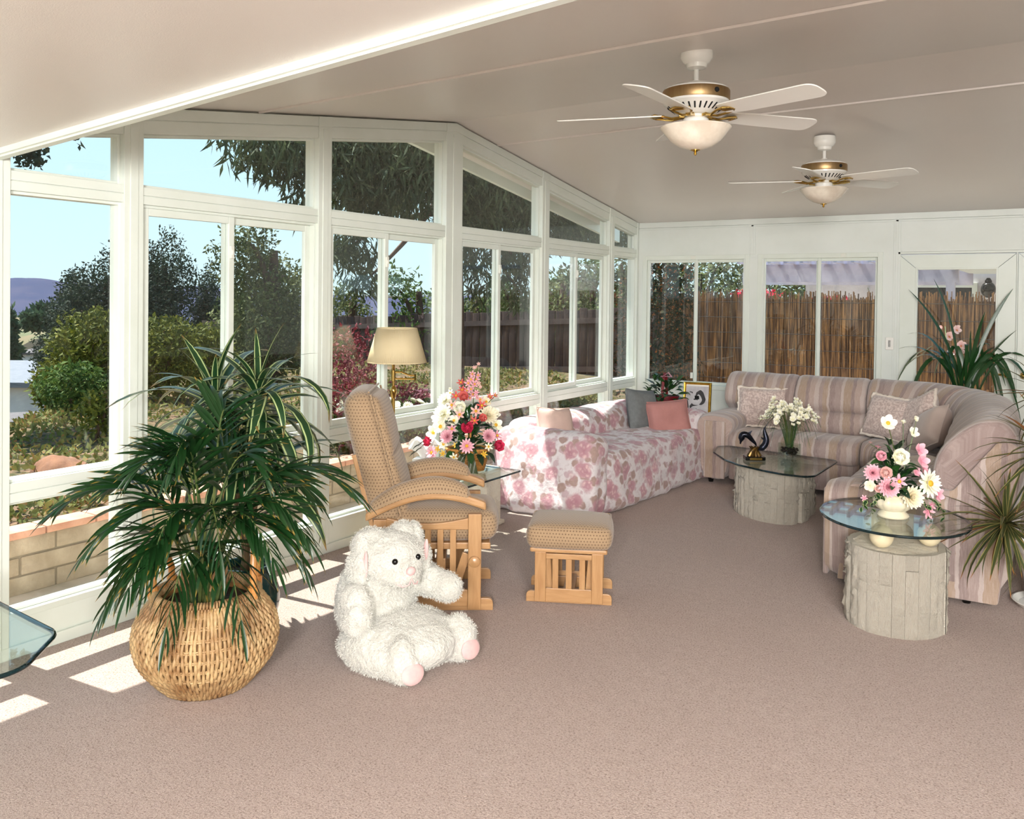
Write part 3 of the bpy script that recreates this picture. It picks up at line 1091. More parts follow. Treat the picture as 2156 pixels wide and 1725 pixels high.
# ceiling fans -----------------------------------------------------------------
def fan(x, y, zc, ph, label):
    f = thing('ceiling_fan', (x, y, 0), label=label, cat='ceiling fan', group='ceiling fans')
    z = zc
    MB().lathe([(0, z + .02), (.072, z + .02), (.076, z - .012), (.074, z - .03), (.060, z - .05), (.050, z - .056), (.046, z - .075), (.026, z - .082), (0, z - .083)][::-1], 32).build('canopy', M['white'], f)
    MB().lathe([(.0115, z - .165), (.0115, z - .07)], 16).lathe([(.02, z - .165), (.024, z - .15), (.02, z - .135)], 16).build('downrod', M['white'], f)
    z = zc - .155
    MB().lathe([(0, z + .01), (.06, z + .008), (.125, z - .008), (.150, z - .022), (.152, z - .028)][::-1], 48).build('motor_cap', M['white'], f)
    MB().lathe([(.154, z - .078), (.1565, z - .072), (.1565, z - .034), (.154, z - .028)], 64).build('brass_band', M['antbrass'], f)
    mh = MB().lathe([(0, z - .142), (.07, z - .142), (.085, z - .138), (.125, z - .108), (.152, z - .088), (.153, z - .078)], 48).build('motor_housing', M['white'], f)
    vt = MB()
    for k in range(30):
        a = 2 * PI * k / 30
        X = RZ(a) @ T(.117, 0, z - .1135) @ RY(-.62)
        vt.rbox(.040, .008, .006, .0029, X=X, seg=2, mid=1)
    vt.build('vent', M['dark'], mh)
    MB().ball(.012, .012, .012, X=T(.130, -.086, z - .052)).build('reverse_switch', M['dark'], f)
    z = z - .142
    MB().lathe([(.052, z - .060), (.060, z - .052), (.060, z - .02), (.045, z - .004), (.045, z + .004)], 40).build('switch_cup', M['white'], f)
    zb = z + .006
    for k in range(5):
        a = ph + 2 * PI * k / 5
        X = RZ(a)
        ir = MB()
        for sg in (-1, 1):
            ir.tube([(.062, sg * .012, zb - .012), (.11, sg * .022, zb - .020), (.15, sg * .040, zb - .012), (.19, sg * .045, zb - .006), (.205, sg * .02, zb - .005), (.205, 0, zb - .005)], .0055, 8)
        ir.prism([(.05, -.016), (.075, -.02), (.075, .02), (.05, .016)], zb - .018, zb - .004)
        ir.prism(round_poly([(.155, -.045), (.215, -.03), (.215, .03), (.155, .045)], .015), zb - .008, zb - .004)
        pitch = RX(math.radians(-13))
        b = ir.build('blade_iron', M['brass'], f, X=X @ T(0, 0, 0))
        poly = round_poly([(.150, -.052), (.30, -.062), (.664, -.068), (.668, .068), (.30, .062), (.150, .052)], [.02, .02, .055, .055, .02, .02])
        bl = MB().prism(poly, -.003, .003)
        bl.build('blade', M['white'], f, X=X @ T(0, 0, zb) @ pitch, smooth=False, bevel=.0015)
    zz = z - .055
    MB().lathe([(0, zz - .108), (.03, zz - .106), (.075, zz - .092), (.115, zz - .066), (.140, zz - .036), (.156, zz - .016), (.166, zz - .006), (.164, zz), (.150, zz - .004), (.138, zz - .02), (.06, zz - .03), (0, zz - .03)], 56).build('bowl', M['alab'], f)
    fi = MB().lathe([(0, zz - .134), (.006, zz - .131), (.008, zz - .124), (.005, zz - .118), (.013, zz - .113), (.022, zz - .110), (.022, zz - .106), (0, zz - .106)], 20)
    fi.build('finial', M['brass'], f)
    return f


fan(2.382, 3.97, 2.763 + .004, math.radians(52), 'white five-blade ceiling fan with brass band, nearer and larger in the view')
fan(2.40, 6.50, 2.745 + .012, math.radians(54), 'white five-blade ceiling fan with brass band, further away near the far wall')


# ------------------------------------------------------------------ glider rocker
def glider():
    t = thing('glider_rocker', (.981, 3.769, 0), math.atan2(.57, .82), 'maple glider rocking chair with tan dotted cushions, its back to the window', 'chair')
    for sg in (-1, 1):
        y0 = sg * .27
        ya, yb = (y0 - .014, y0 + .014)
        P = lambda nm, m, mat='maplev', bev=.004: m.build(nm, M[mat], t, smooth=False, bevel=bev)
        P('front_post', MB().box(.215, .282, ya - .004, yb + .004, .012, .50))
        P('back_post', MB().box(-.265, -.198, ya, yb, .012, .47))
        top = [(-.20, .418), (.215, .418), (.215, .478)] + [(.215 - .415 * k / 10, .478 - .028 * math.sin(PI * k / 10)) for k in range(1, 10)] + [(-.20, .478)]
        P('top_rail', MB().prism(top, ya + .002, yb - .002, 'y'), 'maple')
        P('bottom_rail', MB().box(-.20, .215, ya + .002, yb - .002, .025, .112), 'maple')
        for c in (.138, .073, .010, -.053, -.116, -.165):
            P('slat', MB().box(c - .0155, c + .0155, y0 - .007, y0 + .007, .11, .42), bev=.002)
        foot = round_poly([(-.37, 0), (.345, 0), (.345, .062), (-.37, .062)], [.004, .004, .05, .05])
        P('runner', MB().prism(foot, y0 - .013 - sg * .02, y0 + .013 - sg * .02, 'y'), 'maple')
        # arm: a gentle bow with a rounded front
        n = 14
        up, dn = [], []
        for k in range(n + 1):
            u = k / n
            x = -.305 + .61 * u
            z = .455 + .105 * math.sin(PI * min(1, u * .88 + .02)) + .03 * u
            up.append((x, z + .045))
            dn.append((x, z))
        poly = dn + up[::-1]
        P('armrest', MB().prism(poly, y0 - .036, y0 + .036, 'y'), 'maple', .013)
        kn = MB().lathe([(0, .020), (.018, .019), (.028, .012), (.030, .004), (.030, 0)][::-1], 24, X=T(.248, y0 + sg * .018, .258) @ RX(-sg * PI / 2))
        kn.build('lock_knob', M['maplev'], t)
        pad = MB()

        def fn(u, v, sg=sg, y0=y0):
            x = -.30 + .53 * u
            uu = (x + .305) / .61
            z = .50 + .105 * math.sin(PI * min(1, uu * .88 + .02)) + .03 * uu
            a = PI * v
            e = min(1, (4 * u * (1 - u)) ** .28 + .05)
            w_ = .062 * e
            return ((x, y0 + math.cos(a) * w_ * 1.0, z - .008 + max(0, math.sin(a)) ** .7 * .075 * e), (x, v * .2))
        pad.grid(fn, 24, 12)
        pad.build('arm_pad', M['dots'], t)
        P('swing_arm', MB().box(-.022, .022, y0 - sg * .045 - .009, y0 - sg * .045 + .009, -.10, .12, T(.17, 0, .17) @ RY(.32)), 'maplev')
        P('swing_arm', MB().box(-.022, .022, y0 - sg * .045 - .009, y0 - sg * .045 + .009, -.10, .12, T(-.14, 0, .17) @ RY(.32)), 'maplev')
    MB().box(-.24, .33, -.235, .235, .305, .340).build('seat_frame', M['maple'], t, smooth=False, bevel=.006)
    MB().box(.05, .10, -.24, .24, .20, .26).box(-.20, -.15, -.24, .24, .20, .26).box(-.02, .03, -.25, .25, .04, .09).build('cross_bar', M['maple'], t, smooth=False, bevel=.004)
    MB().rbox(.60, .475, .155, .06, T(.065, 0, .42), bulge=(.015, .01, .02), wob=.006).build('seat_cushion', M['dots'], t, ang=0, uv='box')
    X = T(-.268, 0, .765) @ RY(math.radians(-14.5))
    bk = MB().rbox(.165, .52, .70, .072, X @ T(-.012, 0, 0), bulge=(.015, .01, .02))
    bc = bk.build('back_cushion', M['dots'], t, ang=0, uv='box')
    hp = MB().rbox(.09, .46, .34, .042, X @ T(.052, 0, .150), bulge=(.024, 0, .0), wob=.008).rbox(.09, .46, .36, .042, X @ T(.052, 0, -.15), bulge=(.024, 0, 0), wob=.008)
    hp.build('back_pillow', M['dots'], bc, ang=0, uv='box')
    ln = MB()
    ln.tube([X @ V((.062, s * .250, -.33 + .66 * k / 10)) for s in (-1,) for k in range(11)], .006, 6)
    ln.tube([X @ V((.062, .250, -.33 + .66 * k / 10)) for k in range(11)], .006, 6)
    ln.tube([X @ V((.055, -.235 + .47 * k / 10, .342)) for k in range(11)], .006, 6)
    ln.build('piping', M['dots'], bc, uv='box')
    MB().box(-.012, .012, -.23, .23, -.34, .05, X @ T(-.095, 0, 0)).build('back_frame', M['maplev'], t, smooth=False, bevel=.004)


glider()


def ottoman():
    t = thing('glider_ottoman', (1.628, 4.185, 0), math.atan2(.423, .906), 'low maple gliding ottoman with tan dotted cushion, in front of the rocking chair', 'ottoman')
    for sg in (-1, 1):
        y0 = sg * .155
        P = lambda nm, m, mat='maplev', bev=.003: m.build(nm, M[mat], t, smooth=False, bevel=bev)
        P('post', MB().box(-.178, -.120, y0 - .012, y0 + .012, .010, .272))
        P('post', MB().box(.120, .178, y0 - .012, y0 + .012, .010, .272))
        P('top_rail', MB().box(-.12, .12, y0 - .009, y0 + .009, .236, .264), 'maple')
        P('bottom_rail', MB().box(-.12, .12, y0 - .009, y0 + .009, .012, .082), 'maple')
        for c in (-.070, 0, .070):
            P('slat', MB().box(c - .0155, c + .0155, y0 - .006, y0 + .006, .08, .238), bev=.002)
        foot = round_poly([(-.225, 0), (.225, 0), (.225, .058), (-.225, .058)], [.004, .004, .045, .045])
        P('runner', MB().prism(foot, y0 - sg * .022 - .010, y0 - sg * .022 + .010, 'y'), 'maple')
        for c in (-.1, .1):
            P('swing_arm', MB().box(-.02, .02, y0 - sg * .04 - .007, y0 - sg * .04 + .007, .05, .24, T(c, 0, 0) @ RY(.08 * (1 if c > 0 else -1))), 'maplev')
    MB().box(-.205, .200, -.165, .165, .268, .292).build('top_board', M['maple'], t, smooth=False, bevel=.008)
    MB().box(-.03, .03, -.15, .15, .03, .07).build('stretcher', M['maple'], t, smooth=False, bevel=.003)
    cu = MB().rbox(.445, .40, .125, .048, T(0, 0, .352), bulge=(.008, .008, .014), wob=.004).build('cushion', M['dots'], t, ang=0, uv='box')
    pp = MB()
    for z in (.392,):
        pp.tube([(x * .212, y * .190, z + .008) for x, y in round_poly([(-1, -1), (1, -1), (1, 1), (-1, 1)], .16)], .005, 6, closed=True)
    pp.build('piping', M['dots'], cu, uv='box')


ottoman()


# ------------------------------------------------------------------ plush rabbit chair
def rabbit():
    t = thing('plush_rabbit_chair', (1.372, 3.02, 0), -.20, 'big white plush rabbit seat with pink soles, sitting on the carpet by the rocker', 'plush toy')
    t.scale = (.87, .87, .87)
    H = T(-.03, 0, .50) @ RZ(-.10) @ Matrix.Scale(1.14, 4)        # the head turns to the viewer
    parts = [((.07, 0, .125), (.30, .27, .135), 0, None), ((-.15, 0, .28), (.17, .235, .27), .12, None), ((-.10, 0, .40), (.14, .18, .13), .05, None),
             ((0, 0, 0), (.135, .150, .125), 0, H), ((.085, 0, -.050), (.070, .090, .062), 0, H), ((-.04, 0, .065), (.09, .11, .055), 0, H),
             ((-.02, -.235, .335), (.095, .075, .09), 0, None), ((.035, -.262, .265), (.078, .070, .090), 0, None), ((.0, .225, .345), (.11, .08, .085), 0, None), ((.10, .255, .325), (.10, .078, .08), 0, None),
             ((.275, -.165, .105), (.075, .088, .115), -.25, None), ((.235, -.16, .075), (.11, .10, .075), 0, None), ((.27, .205, .12), (.075, .088, .12), -.25, None), ((.23, .19, .08), (.11, .10, .08), 0, None),
             ((.05, -.21, .10), (.22, .09, .10), 0, None), ((.05, .21, .10), (.22, .09, .10), 0, None)]
    import bisect
    rnd = random.Random(3)

    def soft(name, items, vox, iters):
        mb = MB()
        for c, r, tilt, B in items:
            X = T(*c) @ RY(tilt)
            mb.ball(*r, X=(B @ X if B else X), nu=20, nv=14)
        tmp = bpy.data.objects.new('tmp', mb.mesh('tmp', None, False))
        COL.objects.link(tmp)
        rm = tmp.modifiers.new('r', 'REMESH')
        rm.mode = 'VOXEL'
        rm.voxel_size = vox
        sm = tmp.modifiers.new('s', 'SMOOTH')
        sm.factor = .5
        sm.iterations = iters
        dg = bpy.context.evaluated_depsgraph_get()
        me = bpy.data.meshes.new_from_object(tmp.evaluated_get(dg))
        bpy.data.objects.remove(tmp)
        me.name = name
        for v in me.vertices:
            p = v.co
            k = noise.noise(p * 15) * .008 + noise.noise(p * 34 + V((3, 1, 7))) * .005
            v.co = p + v.normal * k
            if v.co.z < .004:
                v.co.z = .004
        me.materials.clear()
        me.materials.append(M['plush'])
        me.polygons.foreach_set('use_smooth', [True] * len(me.polygons))
        return put(name, me, t)

    def pile(o, n, skip=()):
        me = o.data
        fur = MB()
        tot, acc = [], 0
        for p in me.polygons:
            acc += p.area
            tot.append(acc)
        for k in range(n):
            p = me.polygons[min(bisect.bisect(tot, rnd.random() * acc), len(tot) - 1)]
            c = p.center
            if c.z < .012 or any((c - q).length < rr for q, rr in skip) or (c.x > .325 and c.z < .2):
                continue
            nn = p.normal
            side = nn.cross(V((rnd.uniform(-1, 1), rnd.uniform(-1, 1), rnd.uniform(-1, 1)))).normalized()
            j = c + V((rnd.uniform(-1, 1), rnd.uniform(-1, 1), rnd.uniform(-1, 1))) * .007
            fl = V((noise.noise(c * 9), noise.noise(c * 9 + V((5, 0, 0))), noise.noise(c * 9 + V((0, 5, 0))) - .5)) * 1.1
            tip = j + (nn + fl + V((rnd.uniform(-.5, .5), rnd.uniform(-.5, .5), rnd.uniform(-.5, .5)))).normalized() * rnd.uniform(.006, .0135)
            fur.add([j - side * .0016, j + side * .0016, tip], [(0, 1, 2)])
        tag(fur.build('pile', M['fur'], o, ang=0), kind='stuff')
    body = soft('body', parts, .011, 8)
    eyes = [H @ V((.118, s * .060, .022)) for s in (-1, 1)]
    nose = H @ V((.153, 0, -.022))
    pile(body, 42000, [(e, .021) for e in eyes] + [(nose, .034)])
    for s in (-1, 1):
        ear = soft('ear', [((-.035, s * .085, .105), (.055, .060, .040), 0, H), ((-.03, s * .138, .055), (.058, .040, .085), 0, H), ((-.02, s * .168, -.035), (.068, .036, .095), .15, H)], .009, 6)
        pile(ear, 6500)
        ie = MB().ball(.014, .010, .070, X=H @ T(.036, s * .158, .0) @ RZ(s * .3) @ RY(.12))
        ie.build('inner_ear', M['pinkplush'], ear)
    for e in eyes:
        MB().ball(.0155, .0155, .0155, X=T(*e)).build('eye', M['black'], t)
    for sg in (-1, 1):
        so = MB()
        X = T(.345, -.168 if sg < 0 else .207,   .066 if sg < 0 else .080) @ RZ(-.06 if sg < 0 else .05) @ RY(-.2)
        so.ball(.018, .064, .050, X=X)
        so.build('sole', M['pinkplush'], t)
    MB().ball(.018, .027, .022, X=T(*nose)).build('nose', M['pinkplush'], t)
    mo = MB().tube([H @ V(p) for p in ((.120, -.060, -.070), (.145, -.038, -.086), (.158, -.012, -.078), (.160, 0, -.052), (.158, .012, -.078), (.145, .038, -.086), (.120, .060, -.070))], .0035, 6)
    mo.build('mouth', M['pinkplush'], t)


rabbit()


# ------------------------------------------------------------------ rose print sofa
def rose_sofa():
    t = thing('slipcovered_sofa', (1.02, 5.66, 0), math.atan2(.997, .08), 'long sofa under a white rose-print slipcover, standing along the windows', 'sofa')
    # local X runs along the sofa, local Y towards the window

    def shape(mb, flare=None):
        for v in mb.v:
            if flare:
                s = max(0, 1 - v.z / .55)
                v.x += flare * s * (0.35 + 0.65 * min(1, max(0, v.y + .05) / .5)) * (1 if abs(v.x - flare) >= 0 else 0)
            v.y += .012 * math.sin(v.x * 23 + 3 * math.sin(v.x * 7)) * max(0, 1 - v.z / .45) * (1 if v.y < .2 else 0)
            v.x += .016 * math.sin(v.y * 21 + 2 * math.sin(v.y * 9)) * max(0, 1 - v.z / .6)
            v.z = max(v.z, .004)
        return mb
    b = shape(MB().rbox(1.72, .74, .452, .075, T(1.0, .35, .226), seg=5, mid=22, bulge=(0, .0, .02), wob=.018, ws=7))
    b.build('seat', M['floral'], t, ang=0)
    b = shape(MB().rbox(1.80, .32, .66, .13, T(1.0, .76, .33), seg=5, mid=18, bulge=(0, .03, .0), wob=.02, ws=5, seed=4))
    b.build('backrest', M['floral'], t, ang=0)
    b = shape(MB().rbox(.27, .93, .60, .10, T(.085, .43, .30), seg=5, mid=14, bulge=(.015, .0, .02), wob=.014, ws=6, seed=8), -.14)
    b.build('armrest', M['floral'], t, ang=0)
    b = shape(MB().rbox(.27, .93, .60, .10, T(1.93, .43, .30), seg=5, mid=14, bulge=(.015, .0, .02), wob=.014, ws=6, seed=12), .04)
    b.build('armrest', M['floral'], t, ang=0)
    return t


rose_sofa()


def cushion(name, loc, rz, tilt, size, mat, label, cat='cushion', fringe=None, group=None, roll=0.0, seed=0):
    t = thing(name, loc, rz, label, cat, group or ('cushions on the striped sofa' if loc[0] > 1.2 else 'cushions on the rose-print sofa'))
    X = RX(tilt) @ RY(roll)
    mb = pillow(MB(), size[0], size[1], size[2], seed=seed)
    c = mb.build('cover', M[mat], t, ang=0, X=X)
    W, H = size[0] / 2, size[1] / 2
    edge = []
    N = 84
    for k in range(N):
        a = 4 * k / N
        i, f = int(a), a - int(a)
        p = [(-1, -1), (1, -1), (1, 1), (-1, 1)]
        x = p[i][0] + (p[(i + 1) % 4][0] - p[i][0]) * f
        z = p[i][1] + (p[(i + 1) % 4][1] - p[i][1]) * f
        ex = 1 - .06 * (1 - z * z) * abs(x) ** 3
        ez = 1 - .06 * (1 - x * x) * abs(z) ** 3
        edge.append(V((x * W * ex, 0, z * H * ez)))
    if fringe:
        fm = MB()
        fm.tube([p + V((random.uniform(-1, 1), random.uniform(-1, 1), random.uniform(-1, 1))) * .006 for p in edge], .014, 6, closed=True)
        tag(fm.build('fringe', M['fringe'], c, ang=0), 'cream fringe edging')
    else:
        MB().tube(edge, .005, 6, closed=True).build('piping', M[mat], c, ang=0)
    return t


cushion('throw_cushion', (.66, 7.33, .60), math.radians(72), -.28, (.36, .38, .15), 'greycush', 'plain grey square cushion leaning on the rose-print sofa back', seed=1, roll=.12)
cushion('throw_cushion', (.90, 7.36, .545), math.radians(32), -.42, (.38, .33, .15), 'rosecush', 'dusty rose square cushion in front of the grey one at the far sofa arm', seed=2, roll=-.1)
cushion('throw_cushion', (.50, 6.02, .575), math.radians(80), -.25, (.40, .34, .14), 'blushcush', 'blush pink cushion lying behind the near arm of the rose-print sofa', seed=3, roll=.1)


# ------------------------------------------------------------------ striped corner sofa
def corner_sofa():
    t = thing('corner_sofa', (0, 0, 0), 0, 'large mauve striped corner sofa wrapping round two glass tables', 'sofa')
    L1, CX, CY_, R0 = 1.08, 2.50, 7.25, .20
    LA = PI / 2 * .70
    SE = L1 + LA + 1.83

    def pos(s, tt, z):
        if s <= L1:
            return V((1.42 + s, 7.45 + tt, z))
        if s <= L1 + LA:
            a = PI / 2 * (1 - (s - L1) / LA)
            return V((CX + (R0 + tt) * math.cos(a), CY_ + (R0 + tt) * math.sin(a), z))
        return V((CX + R0 + tt, CY_ - (s - L1 - LA), z))

    def sweep(prof0, prof1, s0, s1, round_end=.05, n=None, puff=.0, tilt=None):
        """loft a closed profile (t,z) along the run, softening both ends"""
        n = n or max(8, int((s1 - s0) / .05))
        m = len(prof0)
        ss = [s0, s0 + round_end * .08, s0 + round_end * .3, s0 + round_end * .65] + [s0 + round_end + (s1 - s0 - 2 * round_end) * k / n for k in range(n + 1)] + [s1 - round_end * .65, s1 - round_end * .3, s1 - round_end * .08, s1]
        mb = MB()
        vs, uvs, fs = [], [], []
        ct = sum(p[0] for p in prof0) / m
        cz = sum(p[1] for p in prof0) / m
        rows = len(ss)
        for s in ss:
            u = (s - s0) / (s1 - s0)
            d = min(s - s0, s1 - s)
            q = min(1, d / round_end)
            k = 1 - .10 * (1 - math.sqrt(max(0, 1 - (1 - q) ** 2)))
            if q <= 0:
                k = .86
            bl = u if prof1 else 0
            bl = bl * bl * (3 - 2 * bl)
            for i in range(m + 1):
                a = prof0[i % m]
                b = prof1[i % m] if prof1 else a
                tt = a[0] + (b[0] - a[0]) * bl
                z = a[1] + (b[1] - a[1]) * bl
                c0 = ct + ((sum(p[0] for p in prof1) / m - ct) * bl if prof1 else 0)
                c1 = cz + ((sum(p[1] for p in prof1) / m - cz) * bl if prof1 else 0)
                tt = c0 + (tt - c0) * k
                z = c1 + (z - c1) * k
                wv = puff * noise.noise(V((s * 5, tt * 5, z * 5)))
                p = pos(s, tt + wv, z + wv * .5)
                vs.append(p)
                uvs.append((s, i / m * 1.2))
        for j in range(rows - 1):
            for i in range(m):
                a = j * (m + 1) + i
                fs.append((a, a + 1, a + m + 2, a + m + 1))
        fs.append(tuple(range(m))[::-1])
        fs.append(tuple((rows - 1) * (m + 1) + i for i in range(m)))
        mb.add(vs, fs, uvs)
        return mb

    def smooth(poly, it=2):
        for _ in range(it):
            out = []
            for i, p in enumerate(poly):
                q = poly[(i + 1) % len(poly)]
                out += [(p[0] * .75 + q[0] * .25, p[1] * .75 + q[1] * .25), (p[0] * .25 + q[0] * .75, p[1] * .25 + q[1] * .75)]
            poly = out
        return poly
    base = smooth([(.0, .02), (.0, .15), (.0, .29), (.10, .30), (.60, .30), (.60, .02)], 1)
    seat = smooth([(-.035, .28), (-.055, .36), (-.02, .45), (.10, .475), (.35, .465), (.62, .44), (.62, .30), (.30, .29), (.02, .27)])
    lumb = smooth([(.56, .42), (.475, .46), (.46, .55), (.50, .635), (.60, .645), (.70, .60), (.70, .42)])
    uppr = smooth([(.54, .625), (.475, .68), (.49, .78), (.56, .88), (.66, .935), (.78, .93), (.88, .86), (.92, .70), (.90, .45), (.80, .45), (.70, .55)])
    uprr = smooth([(.655, .575), (.575, .615), (.565, .72), (.64, .86), (.76, .965), (.88, 1.0), (.97, .95), (1.0, .80), (.985, .55), (.90, .50), (.78, .52)])
    rear = smooth([(.62, .03), (.62, .60), (.80, .82), (.90, .80), (.94, .60), (.95, .03)], 1)
    cuts = [(-.0, .515), (.523, L1 - .012), (L1 + .012, L1 + LA * .5 - .004), (L1 + LA * .5 + .004, L1 + LA), (L1 + LA + .01, 3.02), (3.03, SE)]
    for (a, b) in ((0.0, L1 - .008), (L1 + .01, L1 + LA), (L1 + LA + .008, SE - .01)):
        sweep(base, None, a, b, .03).build('base', M['stripe'], t, ang=50)
    for (a, b) in cuts:
        sweep(seat, None, a, b, .06, puff=.012).build('seat_cushion', M['stripe'], t, ang=60)
    for (a, b) in ((-.02, .42), (.425, L1 - .01), (L1 + .01, L1 + LA), (L1 + LA + .01, SE - .03)):
        sweep(lumb, None, a, b, .05, puff=.01).build('lumbar_cushion', M['stripe'], t, ang=60)
    for (a, b, p0, p1) in ((-.21, .418, uppr, None), (.424, 1.02, uppr, None), (1.03, 1.72, uppr, None), (1.725, SE + .19, uppr, uprr)):
        sweep(p0, p1, a, b, .07, puff=.012).build('back_cushion', M['stripe'], t, ang=60)
    for (a, b) in ((-.22, L1), (L1, L1 + LA), (L1 + LA, SE + .18)):
        sweep(rear, None, a, b, .02).build('back_frame', M['stripe'], t, ang=50)
    # arms
    arm = smooth([(-.02, .03), (-.02, .40), (-.05, .46), (-.06, .55), (-.0, .61), (.14, .62), (.27, .59), (.29, .52), (.25, .46), (.24, .40), (.24, .03)], 2)
    for k, (x0, x1) in enumerate(((1.19, 1.43),)):
        g = MB()
        n = 16
        vs, uvs, fs = [], [], []
        m = len(arm)
        for j in range(n + 1):
            y = 7.42 + .92 * j / n
            sc_ = 1 - .08 * (1 - min(1, j / 1.5)) ** 2
            for i in range(m + 1):
                p = arm[i % m]
                vs.append((1.19 + .12 + (p[0] - .12) * sc_, y, .3 + (p[1] - .3) * sc_ - .02 * (j / n)))
                uvs.append((y * 1.0 + .1, i / m))
        for j in range(n):
            for i in range(m):
                a = j * (m + 1) + i
                fs.append((a + 1, a, a + m + 1, a + m + 2))
        fs.append(tuple(range(m)))
        g.add(vs, fs, uvs)
        ar = g.build('armrest', M['stripe'], t, ang=60)
        pn = MB().rbox(.19, .03, .50, .013, T(1.305, 7.418, .30), seg=2, mid=3)
        pnl = pn.build('arm_front', M['stripe'], ar, ang=0, uv='box')
    # near end arm: runs across the end of the right-hand seats
    g = MB()
    n = 12
    vs, uvs, fs = [], [], []
    m = len(arm)
    for j in range(n + 1):
        x = 2.73 + .67 * j / n
        sc_ = 1 - .08 * (1 - min(1, j / 1.5)) ** 2
        for i in range(m + 1):
            p = arm[i % m]
            vs.append((x, 5.20 + .12 + (p[0] - .12) * sc_, .3 + (p[1] * .95 - .3) * sc_))
            uvs.append((x * 1.3 + .2, i / m))
    for j in range(n):
        for i in range(m):
            a = j * (m + 1) + i
            fs.append((a, a + 1, a + m + 2, a + m + 1))
    fs.append(tuple(range(m))[::-1])
    g.add(vs, fs, uvs)
    ar = g.build('armrest', M['stripe'], t, ang=60)
    MB().rbox(.03, .19, .50, .013, T(2.728, 5.315, .285), seg=2, mid=3).build('arm_front', M['stripe'], ar, ang=0, uv='box')
    # end panel of the recliner
    pn = MB().prism(round_poly([(2.80, .03), (3.60, .03), (3.70, .86), (3.60, .90), (3.38, .60), (2.86, .58)], [.01, .02, .05, .05, .02, .03]), 5.19, 5.24, 'y')
    pn.build('end_panel', M['stripe'], t, smooth=False, uv='box', bevel=.008)
    for (x, y) in ((3.45, 5.26), (2.85, 5.3), (1.25, 7.5), (1.3, 8.3)):
        MB().lathe([(.02, 0), (.026, .035)], 14, X=T(x, y, 0)).build('foot', M['black'], t)
    return t


corner_sofa()
cushion('fringed_cushion', (1.575, 7.90, .640), math.radians(8), -.30, (.44, .36, .16), 'chenille', 'pale chenille fringed cushion against the left arm of the striped sofa', fringe=1, seed=5)
cushion('fringed_cushion', (2.66, 7.80, .645), math.radians(-28), -.34, (.44, .36, .17), 'chenille', 'pale chenille fringed cushion at the corner bend, left of two others', fringe=1, seed=6, roll=.06)
cushion('fringed_cushion', (2.90, 7.66, .675), math.radians(-50), -.30, (.40, .38, .16), 'chenille', 'pale chenille fringed cushion tipped up between two others in the sofa bend', fringe=1, seed=7, roll=-.42)
cushion('satin_cushion', (3.02, 7.30, .635), math.radians(-66), -.42, (.42, .32, .20), 'satin', 'plain beige satin piped cushion nearest the camera in the sofa bend', seed=8, roll=-.45)


def throw():
    t = thing('fringed_throw', (3.07, 6.66, .478), 0, 'cream knitted throw with a knotted fringe lying on the striped seat', 'throw')
    g = MB()
    g.grid(lambda u, v: (-.22 + .44 * u, -.28 + .56 * v, .012 + .012 * math.sin(u * 11) * math.cos(v * 9) + .01 * u), 16, 16)
    g.build('cloth', M['fringe'], t, ang=0)
    fr = MB()
    rnd = random.Random(5)
    for k in range(46):
        x = -.22 + .44 * k / 45
        for (sy, s) in ((-.28, -1),):
            fr.tube([(x, sy, .02), (x + rnd.uniform(-.02, .02), sy - .06, .018), (x + rnd.uniform(-.03, .03), sy - .12, .006)], .0045, 5)
        y = -.28 + .56 * k / 45
        fr.tube([(-.22, y, .02), (-.27, y + rnd.uniform(-.02, .02), .024), (-.325, y + rnd.uniform(-.03, .03), .014)], .0045, 5)
    fr.build('fringe', M['fringe'], t)


throw()


# ------------------------------------------------------------------ tables
def strip_meshes(n, seed):
    out = []
    for q in range(n):
        mb = MB()

        def fn(u, v, q=q):
            e = min(u, 1 - u, v * 2, (1 - v) * 2)
            d = .006 + .005 * min(1, e * 16) + .012 * (noise.noise(V((u * 2.1 + q * 3, v * 6 + seed, q * 1.7))) + .6 * noise.noise(V((u * 5 + q, v * 17, q + seed)))) * min(1, e * 10)
            return (u - .5, -d, v)
        g = MB().grid(fn, 4, 12)
        mb.add(g.v, g.f, g.uv)
        # back and sides
        mb.box(-.5, .5, -.004, .02, 0, 1)
        out.append(mb.mesh('stone_strip', M['stone'], ang=50))
    return out


STRIPS = strip_meshes(9, 2)


def stone_wrap(parent, poly, z0, z1, width, seed, flare=None):
    """clad a closed plan outline with upright split stone strips"""
    rnd = random.Random(seed)
    pts = [V((p[0], p[1])) for p in poly]
    per = []
    acc = 0
    for i in range(len(pts)):
        L = (pts[(i + 1) % len(pts)] - pts[i]).length
        per.append((acc, L, i))
        acc += L
    n = int(acc / width)
    wd = acc / n
    for k in range(n):
        s = (k + .5) * wd
        for a, L, i in per:
            if a <= s <= a + L:
                p = pts[i] + (pts[(i + 1) % len(pts)] - pts[i]) * ((s - a) / L)
                tdir = (pts[(i + 1) % len(pts)] - pts[i]).normalized()
                break
        ang = math.atan2(tdir.y, tdir.x)
        zs = [z0] + sorted(z0 + (z1 - z0) * rnd.uniform(.18, .85) for _ in range(rnd.choice((1, 1, 2)))) + [z1]
        for a, b in zip(zs[:-1], zs[1:]):
            if b - a < .03:
                continue
            fl_ = flare(p, (a + b) / 2) if flare else 0
            X = T(p.x, p.y, a) @ RZ(ang) @ T(0, -fl_, 0) @ Matrix.Diagonal((wd * 1.0, 1 + rnd.uniform(-.1, .5), (b - a) * .992, 1))
            put('stone_strip', STRIPS[rnd.randrange(len(STRIPS))], parent, X)


